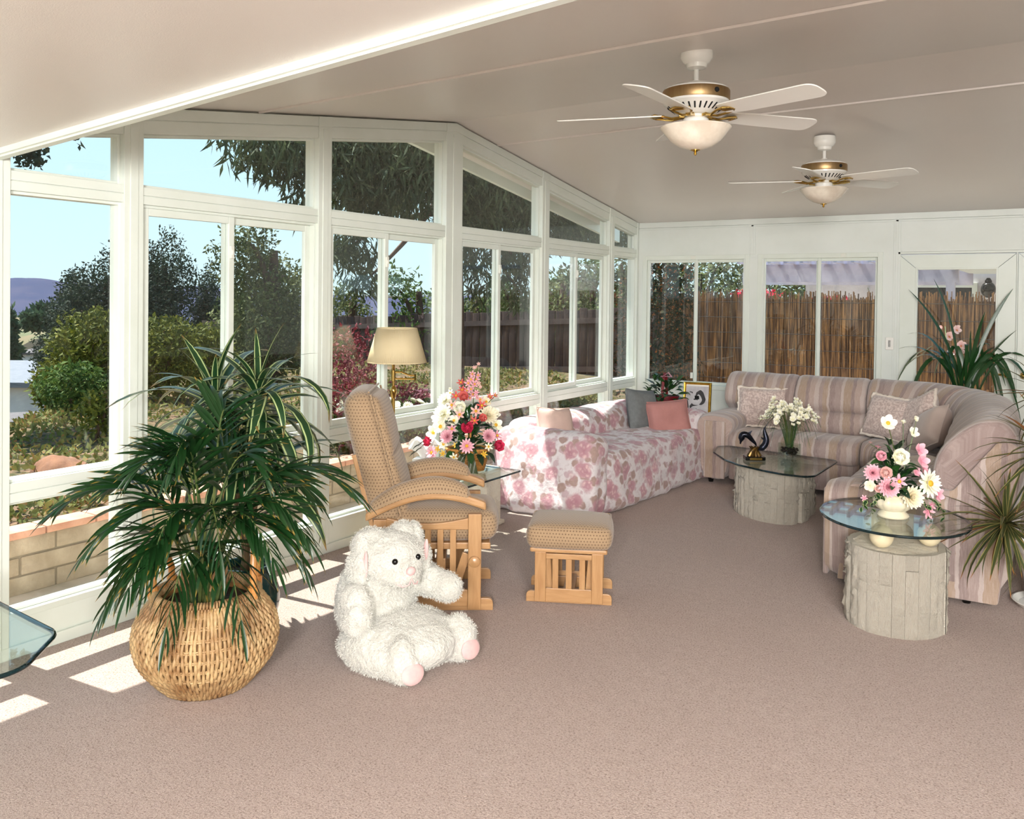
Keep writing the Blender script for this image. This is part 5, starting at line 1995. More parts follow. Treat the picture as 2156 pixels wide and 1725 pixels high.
def head(kind, colour):
    key = (kind, colour)
    if key in HEADS:
        return HEADS[key]
    mb = MB()
    g = random.Random(len(HEADS))
    if kind == 'mum':
        for (n, L, tl) in ((15, 1.0, .05), (14, .95, .35), (12, .85, .65), (10, .68, .95), (7, .45, 1.25)):
            petals(mb, n, L, .36, tl, -.35, g.random() * 6, .0, 3)
    elif kind == 'rose':
        for (n, L, W, tl, dr) in ((6, 1.0, 1.0, .25, -.9), (6, .86, .9, .62, -1.1), (5, .66, .8, .95, -1.2), (4, .46, .6, 1.2, -1.1), (3, .30, .4, 1.35, -.8)):
            petals(mb, n, L, W, tl, dr, g.random() * 6, .02, 4, -.25, .12, .62, .5)
    elif kind == 'daisy':
        petals(mb, 13, 1.0, .34, .12, .1, 0, 0, 4, -.1, .12)
        petals(mb, 8, .8, .26, .5, -.2, .4, .02, 3, -.1, .1)
    elif kind == 'bloom':
        petals(mb, 5, 1.0, .85, .30, -.35, 0, 0, 4, -.15, .04, .6, .4)
    elif kind == 'bud':
        petals(mb, 4, 1.0, .8, 1.1, -.7, 0, 0, 4, -.3, .04, .5, .1)
    elif kind == 'star':
        petals(mb, 6, 1.0, .42, .2, -.1, 0, 0, 3, -.1, .05, .5, .1)
    me = mb.mesh('flower', PET[colour], ang=0)
    HEADS[key] = me
    return me


CENTRE = MB().ball(.24, .24, .16, nu=12, nv=8).mesh('flower_centre', PET['yellow'])
LIP = MB().ball(.16, .26, .16, X=T(0, -.22, .10), nu=10, nv=8).mesh('lip', pm('yellow_red_orchid_lip', S(226, 170, 90), S(176, 60, 60), 40, rough=.4))


def flower(parent, kind, colour, p, d, r_, centre=False, name='flower', spin=None):
    o = put(name, head(kind, colour), parent, aimz(p, d, rnd.uniform(0, 6) if spin is None else spin, r_))
    if centre:
        put('flower_centre', CENTRE, o, T(0, 0, .1))
    return o


for (px, py, dd) in ((2013, 694, 8.10), (1997, 708, 8.12), (2023, 727, 8.05), (2004, 738, 8.02), (2020, 741, 8.0)):
    p = at(px, py, dd) - O0
    o = put('flower', head('bloom', 'orchid'), orc, aimz(p, CV + UP * .1 + RV * rnd.uniform(-.5, .3), rnd.uniform(0, 1), .048))
    put('lip', LIP, o)
flower(orc, 'bud', 'orchid', at(1984, 690, 8.15) - O0, V((-1, 0, .1)), .04, name='flower_bud')

LEAF = [MB().blade(1, .42, droop=dr, segs=5, fold=.16, widest=.42, base_w=.15).mesh('leaf', M[mt], ang=0) for dr, mt in ((.3, 'fill'), (.9, 'fill'), (.5, 'filldk'), (1.2, 'filldk'))]
NARROW = [MB().blade(1, .16, droop=dr, segs=5, fold=.2, widest=.4, base_w=.3).mesh('leaf', M['fill'], ang=0) for dr in (.5, 1.3)]


def leaves(parent, centre, n, rad, size, seed, zlo=-.2, narrow=0.0, squash=1.0):
    g = random.Random(seed)
    for k in range(n):
        a = g.uniform(0, 2 * PI)
        el = g.uniform(zlo, 1.3)
        d = V((math.cos(a) * math.cos(el), math.sin(a) * math.cos(el), math.sin(el)))
        p = V(centre) + V((d.x * rad * .6, d.y * rad * .6, d.z * rad * .6 * squash)) * g.uniform(.3, 1.1)
        put('leaf', (g.choice(NARROW) if g.random() < narrow else g.choice(LEAF)), parent, aim(p, d + UP * g.uniform(-.3, .3), g.uniform(-.6, .6), size * g.uniform(.7, 1.25)))


# flower basket on the side table
fb = thing('flower_basket', (.46, 4.88, .430), math.atan2(.532, .847), 'oval honey wicker basket with arched handle and green ribbon on the side table', 'basket')
fp = [(.105, 0), (.125, .07), (.145, .145)]
MB().lathe([((r_ - .008), z) for r_, z in fp], 36, X=Matrix.Diagonal((1, .66, 1, 1))).build('liner', M['wickcore'], fb)
m_ = weave_rows(MB(), [(.006 + .0098 * k, prof_r(fp, .006 + .0098 * k)) for k in range(15)], 24, .0048, .0042, 1.0, .66)
tag(m_.build('cane_weavers', M['honeywick'], fb, ang=0), kind='stuff')
MB().tube([(.148 * math.cos(2 * PI * k / 40), .100 * math.sin(2 * PI * k / 40), .147) for k in range(40)], .009, 8, closed=True).build('rim', M['honeywick'], fb)
MB().tube([(0.02, -.10, .13), (0.02, -.105, .22), (.02, -.08, .32), (.02, 0, .37), (.02, .08, .32), (.02, .105, .22), (.02, .10, .13)], .007, 8).build('handle', M['honeywick'], fb)
rb = MB()
for (x0, x1) in ((-.03, -.055), (.02, .045)):
    rb.grid(lambda u, v, x0=x0, x1=x1: (x0 + (x1 - x0) * v + (.045 + .015 * v) * (u - .5), -.112 - .03 * v + .006 * math.sin(u * 6 + v * 5), .13 - .125 * v), 6, 8)
for s in (-1, 1):
    rb.tube([(0, -.115, .135), (s * .03, -.125, .16), (s * .055, -.12, .14), (s * .03, -.12, .115), (0, -.115, .13)], [.006, .014, .018, .014, .006], 8, flat=.4)
rb.build('ribbon', pm('moss_green_ribbon', S(56, 66, 38), S(76, 84, 50), 20, rough=.4), fb, ang=0)
fa = thing('flower_arrangement', (.46, 4.88, .56), 0, 'tall mixed bouquet of rose, pink, coral and white blooms in the honey wicker basket', 'flowers')
rnd = random.Random(12)
K = .00322


def bq(px, py, fwd, k=K, x0=985, y0=950):
    return RV * ((px - x0) * k) + UP * ((y0 - py) * k) + CV * fwd


FL = [(986, 894, 'rose', 'rose', 15, .17), (944, 913, 'mum', 'pink', 13, .15), (985, 931, 'daisy', 'pink', 13, .16), (911, 950, 'daisy', 'pink', 13, .08), (904, 931, 'rose', 'rose', 12, .02), (1047, 936, 'rose', 'rose', 14, .06), (1029, 912, 'mum', 'pink', 13, .13),
      (935, 868, 'mum', 'white', 18, .12), (970, 858, 'rose', 'white', 16, .10), (1028, 870, 'mum', 'cream', 17, .10), (915, 908, 'bloom', 'white', 15, .08), (930, 894, 'bloom', 'white', 15, .12), (937, 842, 'mum', 'white', 14, .04), (1043, 893, 'bloom', 'white', 14, .04),
      (977, 835, 'rose', 'coral', 12, .08), (960, 832, 'star', 'coral', 10, .06), (1014, 851, 'star', 'coral', 11, .08), (1030, 835, 'star', 'coral', 8, .0), (1016, 875, 'rose', 'coral', 10, .14), (969, 868, 'star', 'blush', 11, .14), (1002, 862, 'star', 'blush', 12, .10), (952, 850, 'star', 'blush', 11, .10),
      (1046, 915, 'star', 'pink', 11, .04), (954, 897, 'star', 'pink', 10, .15), (937, 929, 'star', 'white', 11, .14), (958, 957, 'star', 'white', 9, .12), (1029, 934, 'star', 'white', 9, .12), (958, 880, 'bloom', 'white', 11, .15), (1000, 880, 'star', 'coral', 9, .14), (1010, 840, 'star', 'blush', 9, .04), (946, 828, 'star', 'white', 8, .0), (1022, 846, 'bloom', 'cream', 11, .0),
      (969, 806, 'star', 'coral', 9, .0), (972, 820, 'star', 'coral', 9, .04), (1041, 832, 'star', 'coral', 6, .0), (947, 820, 'bud', 'white', 6, .0), (920, 880, 'bloom', 'white', 12, .02), (1040, 870, 'bloom', 'white', 12, .0), (925, 940, 'star', 'yellow', 7, .12), (962, 930, 'star', 'yellow', 6, .15), (1020, 950, 'star', 'yellow', 7, .12), (935, 950, 'star', 'yellow', 7, .11)]
for (px, py, kd, cl, r_, fw_) in FL:
    p = bq(px, py, fw_)
    d = V((p.x, p.y, 0)) * 1.6 + UP * (.15 + p.z * .5) + CV * .35
    o = flower(fa, kd, cl, p, d, r_ * K * 1.12, kd in ('daisy', 'star', 'bloom'))
for (px, py, r_) in ((1006, 765, 4), (1001, 773, 4), (997, 772, 4), (993, 787, 7), (1005, 790, 7), (990, 798, 8), (1000, 799, 8), (985, 806, 8), (998, 808, 8), (1007, 806, 5), (1010, 815, 4), (991, 818, 8), (982, 822, 8), (1002, 824, 6), (994, 830, 8), (1004, 836, 6), (988, 838, 7)):
    flower(fa, 'star', 'pink' if r_ > 5 else 'blush', bq(px, py, .03 + rnd.uniform(-.03, .05)), CV + UP * .4 + RV * rnd.uniform(-.6, .6), r_ * K * 1.15, r_ > 6)
MB().tube([bq(995, 850, 0), bq(998, 800, .02), bq(1005, 764, .02)], .003, 5).tube([bq(970, 860, 0), bq(968, 800, 0)], .0025, 5).tube([bq(1015, 860, 0), bq(1044, 830, 0)], .0025, 5).build('stem', M['stem'], fa)
leaves(fa, (0, 0, .12), 120, .26, .10, 3, -.25, .2)
leaves(fa, (0, 0, .03), 60, .24, .09, 4, -.4, .1, .6)
for (px, py) in ((872, 955), (862, 962), (880, 940), (868, 948)):
    put('leaf', LEAF[2], fa, aim(bq(px + 18, py - 12, .02), RV * -1 + UP * -.4, .3, .07))
MB().tube([bq(930, 940, 0), bq(895, 935, .02), bq(862, 962, .02)], .002, 5).build('twig', M['cane'], fa)

# tissue box
tb = thing('tissue_box', (.17, 4.76, .430), .4, 'white tissue box with a crumpled tissue, on the side table behind the armrest', 'tissue box')
MB().rbox(.12, .12, .07, .006, T(0, 0, .036)).build('box', M['white'], tb, ang=0)
ts = MB()


def tfn(u, v):
    a = 2 * PI * u
    r_ = .02 + .085 * v ** 1.1 * (1 + .35 * math.sin(3 * a + 1) + .2 * math.sin(7 * a))
    return (r_ * math.cos(a), r_ * math.sin(a) * .6, .07 + .10 * v ** .8 + .035 * math.sin(5 * a + 4 * v) * v)


ts.grid(tfn, 40, 10)
ts.build('tissue', pm('white_tissue', S(244, 242, 240), rough=.9), tb, ang=0)

# vase of white blossom
va = thing('glass_vase', (2.091, 6.87, .400), -.30, 'square clear glass vase with dark pebbles, holding white blossom on the coffee table', 'vase')
vo = MB()
ro_ = round_poly([(-.078, -.045), (.078, -.045), (.078, .045), (-.078, .045)], .010, 3)
ri_ = [(x * .93, y * .89) for x, y in ro_]
n_ = len(ro_)
vs_ = [(x, y, 0) for x, y in ro_] + [(x, y, .105) for x, y in ro_] + [(x, y, .105) for x, y in ri_] + [(x, y, .014) for x, y in ri_]
fs_ = [tuple(range(n_))[::-1], tuple(range(3 * n_, 4 * n_))]
for a_ in range(3):
    fs_ += [(a_ * n_ + i_, a_ * n_ + (i_ + 1) % n_, (a_ + 1) * n_ + (i_ + 1) % n_, (a_ + 1) * n_ + i_) for i_ in range(n_)]
vo.add(vs_, fs_)
vo.build('vase', M['vglass'], va, smooth=False)
pb_ = MB()
g = random.Random(6)
for k in range(70):
    pb_.ball(.012, .010, .008, X=T(g.uniform(-.058, .058), g.uniform(-.028, .028), .026 + .045 * g.random()), nu=7, nv=5)
tag(pb_.build('pebbles', M['soil'], va), kind='stuff')
vf = thing('white_blossom', (2.091, 6.87, .43), 0, 'arching sprays of small white blossom in the square glass vase', 'flowers')
rnd = random.Random(31)
KV = .00366
st = MB()
for k in range(22):
    a = 2 * PI * k / 22
    rr = rnd.uniform(.05, .21)
    st_tip = V((math.cos(a) * rr, math.sin(a) * rr * .8, .40 - rr * rr * 4 + rnd.uniform(-.03, .05)))
    pth = bez((math.cos(a) * .02, math.sin(a) * .015, 0), (math.cos(a) * rr * .25, math.sin(a) * rr * .2, .36), st_tip, 10)
    st.tube(pth, .0026, 5)
    end = bez(st_tip, st_tip + V((math.cos(a) * .05, math.sin(a) * .05, .0)), st_tip + V((math.cos(a) * .07, math.sin(a) * .07, -.07)), 6)
    st.tube(end, .0016, 4)
    for j in range(7):
        p = (pth[7 + j] if j < 3 else end[min(j - 2, 6)])
        p = p + V((rnd.uniform(-1, 1), rnd.uniform(-1, 1), rnd.uniform(-.6, 1))) * .026
        flower(vf, 'bloom', 'white', p, V((math.cos(a) * .6, math.sin(a) * .6, .5)) + V((rnd.uniform(-.5, .5), rnd.uniform(-.5, .5), rnd.uniform(-.3, .4))), rnd.uniform(.018, .028))
tag(st.build('stems', M['stem'], vf), kind='stuff')
gl_ = MB()
for k in range(26):
    a = rnd.uniform(0, 2 * PI)
    rr = rnd.uniform(.14, .26)
    gl_.tube(bez((math.cos(a) * .02, math.sin(a) * .015, .02), (math.cos(a) * rr * .5, math.sin(a) * rr * .5, rnd.uniform(.38, .5)), (math.cos(a) * rr, math.sin(a) * rr, rnd.uniform(.04, .2)), 10), .0012, 4)
tag(gl_.build('grass', M['fill'], vf), kind='stuff')

# cream bowl of flowers on the end table
cp = thing('lobed_bowl', (3.153, 4.765, .522), 0, 'cream lobed ceramic pedestal bowl on the round glass table', 'bowl')
lb = lambda a, z: 1 + (.045 * abs(math.cos(a * 7)) - .02 if z > .035 else 0)
MB().lathe([(0, 0), (.072, 0), (.076, .008), (.070, .018), (.060, .026), (.062, .034), (.080, .046), (.094, .066), (.096, .084), (.086, .102), (.078, .108), (.088, .116), (.090, .122), (.080, .120), (.070, .108), (.0, .09)], 84, cap=False, fn=lb).build('bowl', M['cream'], cp)
cf = thing('silk_flower_arrangement', (3.153, 4.765, .63), 0, 'pastel arrangement of white, pink and cream blooms with trailing ivy in the cream bowl', 'flowers')
rnd = random.Random(44)
KC = .00239
bc_ = lambda px, py, f_: bq(px, py, f_, KC, 1880, 1042)
CF = [(1877, 958, 'rose', 'white', 21, .07, 1), (1942, 1011, 'daisy', 'white', 25, .07, 1), (1898, 1036, 'mum', 'cream', 21, .11, 0), (1845, 958, 'rose', 'pink', 13, .04, 0), (1827, 992, 'mum', 'pink', 16, .05, 0), (1848, 989, 'rose', 'blush', 15, .08, 0), (1852, 1017, 'mum', 'pink', 19, .10, 0), (1873, 1005, 'star', 'pink', 15, .10, 1),
      (1820, 1018, 'bloom', 'cream', 12, .06, 0), (1928, 945, 'bloom', 'pink', 15, .03, 0), (1929, 966, 'bloom', 'pink', 15, .05, 0), (1963, 1036, 'bloom', 'pink', 14, .05, 0), (1866, 891, 'bloom', 'white', 17, .0, 1), (1923, 882, 'bud', 'white', 11, .0, 0), (1919, 910, 'bloom', 'white', 12, .0, 0), (1897, 888, 'bud', 'white', 10, .0, 0), (1937, 1069, 'star', 'pink', 15, .08, 0), (1949, 1058, 'star', 'pink', 11, .06, 0),
      (1842, 940, 'bud', 'pink', 11, .02, 0), (1830, 932, 'bud', 'blush', 7, .0, 0), (1938, 985, 'bloom', 'pink', 10, .03, 0), (1834, 1022, 'rose', 'blush', 10, .08, 0), (1812, 1046, 'star', 'pink', 7, .04, 0), (1918, 990, 'bloom', 'pink', 10, .05, 0)]
for (px, py, kd, cl, r_, fw_, ce) in CF:
    p = bc_(px, py, fw_)
    d = V((p.x, p.y, 0)) * 2.0 + UP * (.1 + p.z * .6) + CV * .6
    flower(cf, kd, cl, p, d, r_ * KC * 1.1, bool(ce))
sm_ = MB()
for (px, py) in ((1866, 895), (1925, 886), (1898, 890), (1919, 912), (1842, 944), (1830, 936)):
    sm_.tube(bez(bc_(1885, 1030, .02), bc_((px + 1885) / 2 + 8, 950, .01), bc_(px, py, 0), 8), .0022, 5)
sm_.build('stem', M['stem'], cf)
leaves(cf, (0, 0, .05), 90, .17, .072, 6, -.3, .1)
leaves(cf, (0, 0, .15), 44, .13, .066, 7, .0, .2, 1.3)
IVY = MB().blade(1, .9, droop=.4, segs=4, fold=.1, widest=.35, base_w=.4).mesh('ivy_leaf', M['drac'], ang=0)
for (x0, y0, x1, y1) in ((1925, 1040, 1972, 1082), (1915, 1045, 1945, 1088), (1845, 1040, 1818, 1080), (1850, 1035, 1800, 1062)):
    pth = bez(bc_(x0, y0, .06), bc_((x0 + x1) / 2 + (x1 - x0) * .3, y0, .09), bc_(x1, y1, .08), 9)
    vn = MB().tube(pth, .0015, 4).build('ivy_vine', M['stem'], cf)
    for k, p in enumerate(pth):
        put('ivy_leaf', IVY, vn, aim(p, V((rnd.uniform(-1, 1), rnd.uniform(-1, 1), rnd.uniform(-.6, .2))) + CV * .5, rnd.uniform(-.5, .5), rnd.uniform(.022, .034)))

# red basket on the corner table
rbk = thing('red_basket', (.575, 8.06, .476), math.atan2(.532, .847) * .3, 'red wicker basket with tall handle and leafy plant on the corner table', 'basket')
rp = [(.10, 0), (.12, .095), (.135, .19)]
MB().lathe([(r_ - .008, z) for r_, z in rp], 32, X=Matrix.Diagonal((1, .7, 1, 1))).build('liner', pm('dark_red_lining', S(70, 10, 18), rough=.8), rbk)
m_ = weave_rows(MB(), [(.006 + .0105 * k, prof_r(rp, .006 + .0105 * k)) for k in range(18)], 20, .0052, .0045, 1.0, .7)
tag(m_.build('cane_weavers', M['redwick'], rbk, ang=0), kind='stuff')
hp = MB()
for o_ in (-.006, .006):
    hp.tube([(o_, -.095, .12), (o_, -.09, .26), (o_, -.055, .37), (o_, 0, .405), (o_, .055, .37), (o_, .09, .26), (o_, .095, .12)], .0085, 8)
hp.build('handle', M['redwick'], rbk)
bw = MB()
for s in (-1, 1):
    bw.tube([(0, -.05, .385), (.02 + .03 * s, -.07, .40 + .02 * s), (.03 + .05 * s, -.06, .38), (0, -.05, .38)], [.005, .014, .014, .005], 8, flat=.4)
bw.build('bow', pm('pink_gauze_bow', S(206, 150, 160), rough=.5), rbk)
kl = thing('leafy_plant', (.575, 8.06, .64), 0, 'bushy green plant with a few orange-edged leaves in the red wicker basket', 'plant')
g = random.Random(8)
for k in range(84):
    a = g.uniform(0, 6.28)
    el = g.uniform(-.3, 1.1)
    d = V((math.cos(a) * math.cos(el), math.sin(a) * math.cos(el), math.sin(el)))
    p = V((d.x * .12, d.y * .10, .02 + d.z * .10)) * g.uniform(.7, 1.7)
    if p.y > .24:
        continue
    put('leaf', LEAF[g.choice((0, 1, 2))], kl, aim(p, d, g.uniform(-.6, .6), g.uniform(.075, .115)))
for (dx, dz) in ((-.06, .20), (-.10, .17), (.06, .16), (-.16, .06), (-.18, .0)):
    p = RV * dx + UP * dz
    MB().tube([(0, 0, 0), p * .5 + UP * .05, p], .003, 5).build('stem', M['stem'], kl)
    for j in range(4):
        put('leaf', LEAF[j % 2], kl, aim(p, V((g.uniform(-1, 1), g.uniform(-1, 1), g.uniform(-.1, 1))), 0, .085))


# ------------------------------------------------------------------ outdoors
def sstep(a, b, x):
    t = max(0, min(1, (x - a) / (b - a)))
    return t * t * (3 - 2 * t)


CR1, CR2 = at(20, 935, 6.6), at(240, 870, 9.4)      # brow of the bank
CRN = V((-(CR2 - CR1).y, (CR2 - CR1).x)).normalized()
if CRN.x > 0:
    CRN = -CRN


def gz(x, y):
    """height of the garden"""
    if x > -1.02:
        return -.07
    z = .27 + .10 * sstep(-1.0, -4, x) * 1.0 + .05 * noise.noise(V((x * .8, y * .8, 0)))
    z -= 1.2 * sstep(-7.5, -12, x) * sstep(9.5, 6.0, y) + .35 * sstep(-6, -11, x)
    q = (V((x, y)) - V((CR1.x, CR1.y))).dot(CRN)
    k_ = sstep(.86, .72, y / (3.865 - x))
    z -= (1.9 * sstep(.2, 4.0, q) + 2.4 * sstep(3.5, 13.0, q)) * k_
    z -= 4.5 * sstep(-11, -34, x) + 2.5 * sstep(14, 40, y) * sstep(-4, -16, x)
    return z


def soil_mat():
    g = NG('garden_soil_and_mulch')
    g.set(rough=.95, spec=.2)
    co = g.coord('Object')
    c = g.mix(g.ramp(g.noise(co, 1.1, 4), [(.4, 0.0), (.6, 1.0)]), S(92, 80, 52), S(128, 100, 82))
    c = g.mix(g.ramp(g.noise(co, 9, 4), [(.4, 0.0), (.62, 1.0)]), c, S(60, 64, 34))
    g.col(c)
    g.bump(g.noise(co, 14, 4), .8, .05)
    return g.m


mb = MB()
xs = [-1.02 - (k / 60) ** 2 * 58 for k in range(61)]
ys = [-12 + 62 * k / 90 for k in range(91)]
vs = [(x, y, gz(x - .001, y)) for y in ys for x in xs]
n = len(xs)
fs = [(j * n + i + 1, j * n + i, (j + 1) * n + i, (j + 1) * n + i + 1) for j in range(len(ys) - 1) for i in range(n - 1)]
mb.add(vs, fs)
tag(mb.build('hillside', soil_mat(), ang=0), kind='structure')
tag(MB().box(-1.02, 9, YW + .1, 40, -.12, -.06).build('patio', M['concrete'], smooth=False), kind='structure')
tag(MB().box(-.93, -.10, -12, YW + .1, -.12, -.045).build('walkway', M['concrete'], smooth=False), kind='structure')

# block retaining wall
rw = thing('retaining_wall', (-.92, 0, 0), 0, 'low tan block retaining wall with pink brick cap outside the glass wall', 'wall')
MB().box(-.095, -.008, -4, 9.5, -.1, .262).build('mortar', M['mortar'], rw, smooth=False)
BLK = MB().rbox(.10, .392, .098, .007, seg=1, mid=2, wob=.003, ws=9).mesh('block', M['block'])
rnd = random.Random(14)
for c in range(3):
    z = -.05 + .053 + .106 * c
    y = -1.0 + (.2 if c % 2 else 0)
    while y < 7.2:
        put('block', BLK, rw, T(-.05 + rnd.uniform(-.003, .003), y, z))
        y += .402
CAP = MB().rbox(.16, .292, .042, .006, seg=1, mid=2, wob=.003, ws=9).mesh('cap_brick', M['coping'])
y = -1.0
while y < 7.3:
    put('cap_brick', CAP, rw, T(-.06 + rnd.uniform(-.004, .004), y, .285))
    y += .30


def leafscatter(mb, pts, size, rnd, aspect=.45, down=0.0, up=0.0):
    for p in pts:
        d = V((rnd.gauss(0, 1), rnd.gauss(0, 1), rnd.gauss(0, 1) - down + up))
        if d.length < .1:
            d = V((0, 0, 1))
        d.normalize()
        s = d.cross(V((rnd.gauss(0, 1), rnd.gauss(0, 1), rnd.gauss(0, 1)))).normalized()
        L = size * rnd.uniform(.6, 1.3)
        w_ = L * aspect * .5
        nn = s.cross(d) * (w_ * .4)
        m_ = p + d * (L * .45)
        mb.add([p, m_ + s * w_ + nn, p + d * L, m_ - s * w_ + nn], [(0, 1, 2), (0, 2, 3)])


def folmat(name, c1, c2, c3=None, sc_=2.5, fine=30):
    g = NG(name)
    g.set(rough=.75, spec=.2)
    co = g.coord('Object')
    c = g.mix(g.ramp(g.noise(co, sc_, 3), [(.35, 0.0), (.65, 1.0)]), c1, c2)
    if c3:
        c = g.mix(g.ramp(g.noise(co, fine, 2), [(.55, 0.0), (.68, 1.0)]), c, c3)
    g.col(c)
    tl = g.n('BsdfTranslucent')
    g.l(c, tl.inputs[0])
    mx = g.n('MixShader')
    mx.inputs[0].default_value = .22
    g.l(g.b.outputs[0], mx.inputs[1])
    g.l(tl.outputs[0], mx.inputs[2])
    g.l(mx.outputs[0], g.out.inputs[0])
    return g.m


FM = {'ice': folmat('ice_plant', S(84, 100, 50), S(132, 124, 70), S(150, 100, 62)),
      'bush': folmat('yellow_green_shrub', S(98, 102, 34), S(64, 74, 26), S(138, 130, 50)),
      'pine': folmat('dark_conifer', S(42, 58, 44), S(26, 42, 34), S(84, 84, 62), 1.4),
      'oak': folmat('olive_tree', S(88, 96, 52), S(60, 70, 40), S(140, 140, 92), 1.2),
      'euc': folmat('drooping_gum_leaves', S(70, 82, 54), S(48, 60, 40), S(100, 104, 74)),
      'red': folmat('plum_red_leaves', S(110, 40, 48), S(76, 26, 36), S(180, 120, 128)),
      'green': folmat('mid_green_tree', S(76, 100, 42), S(50, 74, 36), S(122, 132, 66)),
      'boug': folmat('crimson_bracts', S(206, 36, 70), S(170, 24, 56)),
      'orange': folmat('dark_shrub_orange_flowers', S(38, 48, 24), S(26, 34, 18), S(150, 80, 32)),
      'far': folmat('far_green', S(70, 90, 62), S(52, 72, 54))}

# ground cover on the bank
rnd = random.Random(77)
mb = MB()
pts = []
while len(pts) < 17000:
    x = -1.2 - rnd.random() ** 1.5 * 8.5
    y = rnd.uniform(-.5, 12.5)
    # what the windows show
    k = (y) / (3.865 - x)
    if not (.42 < k < 2.1):
        continue
    if noise.noise(V((x * 1.1, y * 1.1, 4))) < -.18:
        continue
    pts.append(V((x, y, gz(x, y) + rnd.uniform(0, .05))))
leafscatter(mb, pts, .066, rnd, .55, up=.7)
tag(mb.build('ice_plant', FM['ice'], ang=0), 'low mat of green and yellow ice plant covering the bank outside', 'ground cover', kind='stuff')
dm = MB().ball(.24, .17, .13, nu=22, nv=12)
for v in dm.v:
    v += V((noise.noise(v * 6), noise.noise(v * 6 + V((3, 0, 0))), noise.noise(v * 9))) * .05
p = at(128, 985, 6.2)
tag(dm.build('dirt_mound', pm('red_brown_soil', S(136, 94, 68), S(112, 76, 56), 8, rough=.95, bump=.6, bscale=30), X=T(p.x, p.y, gz(p.x, p.y))), 'bare reddish dirt mound among the ice plant on the bank', 'soil')


def crown(ells, n, size, mat, parent, seed, aspect=.45, down=0, name='foliage', hollow=.55):
    g = random.Random(seed)
    mb = MB()
    tot = [e[1][0] * e[1][1] * e[1][2] for e in ells]
    S_ = sum(tot)
    pts = []
    for (c, r), w_ in zip(ells, tot):
        for k in range(int(n * w_ / S_)):
            d = V((g.gauss(0, 1), g.gauss(0, 1), g.gauss(0, 1))).normalized()
            q = hollow + (1 - hollow) * g.random() ** .6
            lump = 1 + .25 * noise.noise(d * 2.3 + V(c))
            pts.append(V((c[0] + d.x * r[0] * q * lump, c[1] + d.y * r[1] * q * lump, c[2] + d.z * r[2] * q * lump)))
    leafscatter(mb, pts, size, g, aspect, down)
    o = mb.build(name, mat, parent, ang=0)
    return tag(o, kind='stuff')


def tree(name, loc, ells, n, size, mat, label, cat='tree', trunk=None, seed=0, group=None, aspect=.45, down=0, tr=.12, branches=6, hollow=.55):
    t = thing(name, loc, 0, label, cat, group)
    crown(ells, n, size, FM[mat], t, seed, aspect, down, hollow=hollow)
    g = random.Random(seed)
    tk = MB()
    top = trunk or max(c[2] for c, r in ells)
    tk.tube(bez((0, 0, -.3), (g.uniform(-.1, .1), g.uniform(-.1, .1), top * .5), (0, 0, top), 8), [tr * (1 - .6 * k / 8) for k in range(9)], 9)
    for k in range(branches):
        c, r = ells[k % len(ells)]
        tip = V(c) + V((g.uniform(-.6, .6) * r[0], g.uniform(-.6, .6) * r[1], g.uniform(-.3, .6) * r[2]))
        tk.tube(bez((0, 0, top * g.uniform(.35, .75)), (tip.x * .4, tip.y * .4, (top + tip.z) * .5), tip, 6), [tr * .45 * (1 - .75 * j / 6) for j in range(7)], 6)
    tk.build('trunk', M['bark'], t)
    return t


# shrubs on the bank, nearest first
def shrub(px, py_base, d, w_, h, mat, label, seed, n=2600, size=.07, name='shrub'):
    p = at(px, py_base, d)
    z = gz(p.x, p.y)
    tree(name, (p.x, p.y, z), [((0, 0, h * .55), (w_ * .5, w_ * .5, h * .48)), ((w_ * .2, 0, h * .75), (w_ * .32, w_ * .3, h * .3)), ((-w_ * .22, .1, h * .45), (w_ * .34, w_ * .3, h * .35))],
         n, size, mat, label, 'shrub', group='garden shrubs', trunk=h * .5, seed=seed, tr=.03, branches=9, hollow=.35)


shrub(188, 860, 9.6, .85, 1.0, 'bush', 'leafy yellow-green shrub at the right of the leftmost pane', 1, 3600, .075)
shrub(112, 868, 10.2, .50, .55, 'bush', 'lower yellow-green shrub in front of the white-walled house', 2, 2400)
shrub(150, 880, 9.0, .7, .5, 'green', 'small dark green shrub below the yellow-green ones on the bank', 3, 1800)
shrub(345, 850, 10.2, .85, .95, 'bush', 'yellow-green shrub behind the dracaena, left of the sliding sash bar', 4, 3200)
shrub(425, 830, 11.0, .8, .85, 'bush', 'yellow-green shrub beside the sash bar, right of another like it', 5, 2600)
shrub(262, 850, 10.4, .8, .95, 'bush', 'yellow-green shrub showing either side of the white post', 6, 2000)
shrub(215, 915, 7.6, .45, .42, 'bush', 'small low yellow-green shrub nearest the retaining wall', 7, 900, .06)

# big trees
def bigtree(px, py_top, py_base, d, w_, mat, label, seed, n, size, name='conifer', lobes=5, down=0, aspect=.45, hollow=.25):
    if name == 'conifer':
        n, size, lobes = int(n * 3.6), size * .52, lobes + 4
    else:
        n = int(n * 1.4)
    b = at(px, py_base, d)
    tp = at(px, py_top, d)
    h = tp.z - b.z
    g = random.Random(seed)
    ells = []
    for k in range(lobes):
        f = k / max(1, lobes - 1)
        r_ = w_ * (.52 - .30 * f)
        ells.append(((g.uniform(-.25, .25) * w_, g.uniform(-.25, .25) * w_, h * (.18 + .68 * f)), (r_, r_, h * .20)))
    tree(name, (b.x, b.y, b.z), ells, n, size, mat, label, group='conifers beyond the bank' if name == 'conifer' else 'garden trees', trunk=h * .8, seed=seed, down=down, aspect=aspect, tr=.14, hollow=hollow)


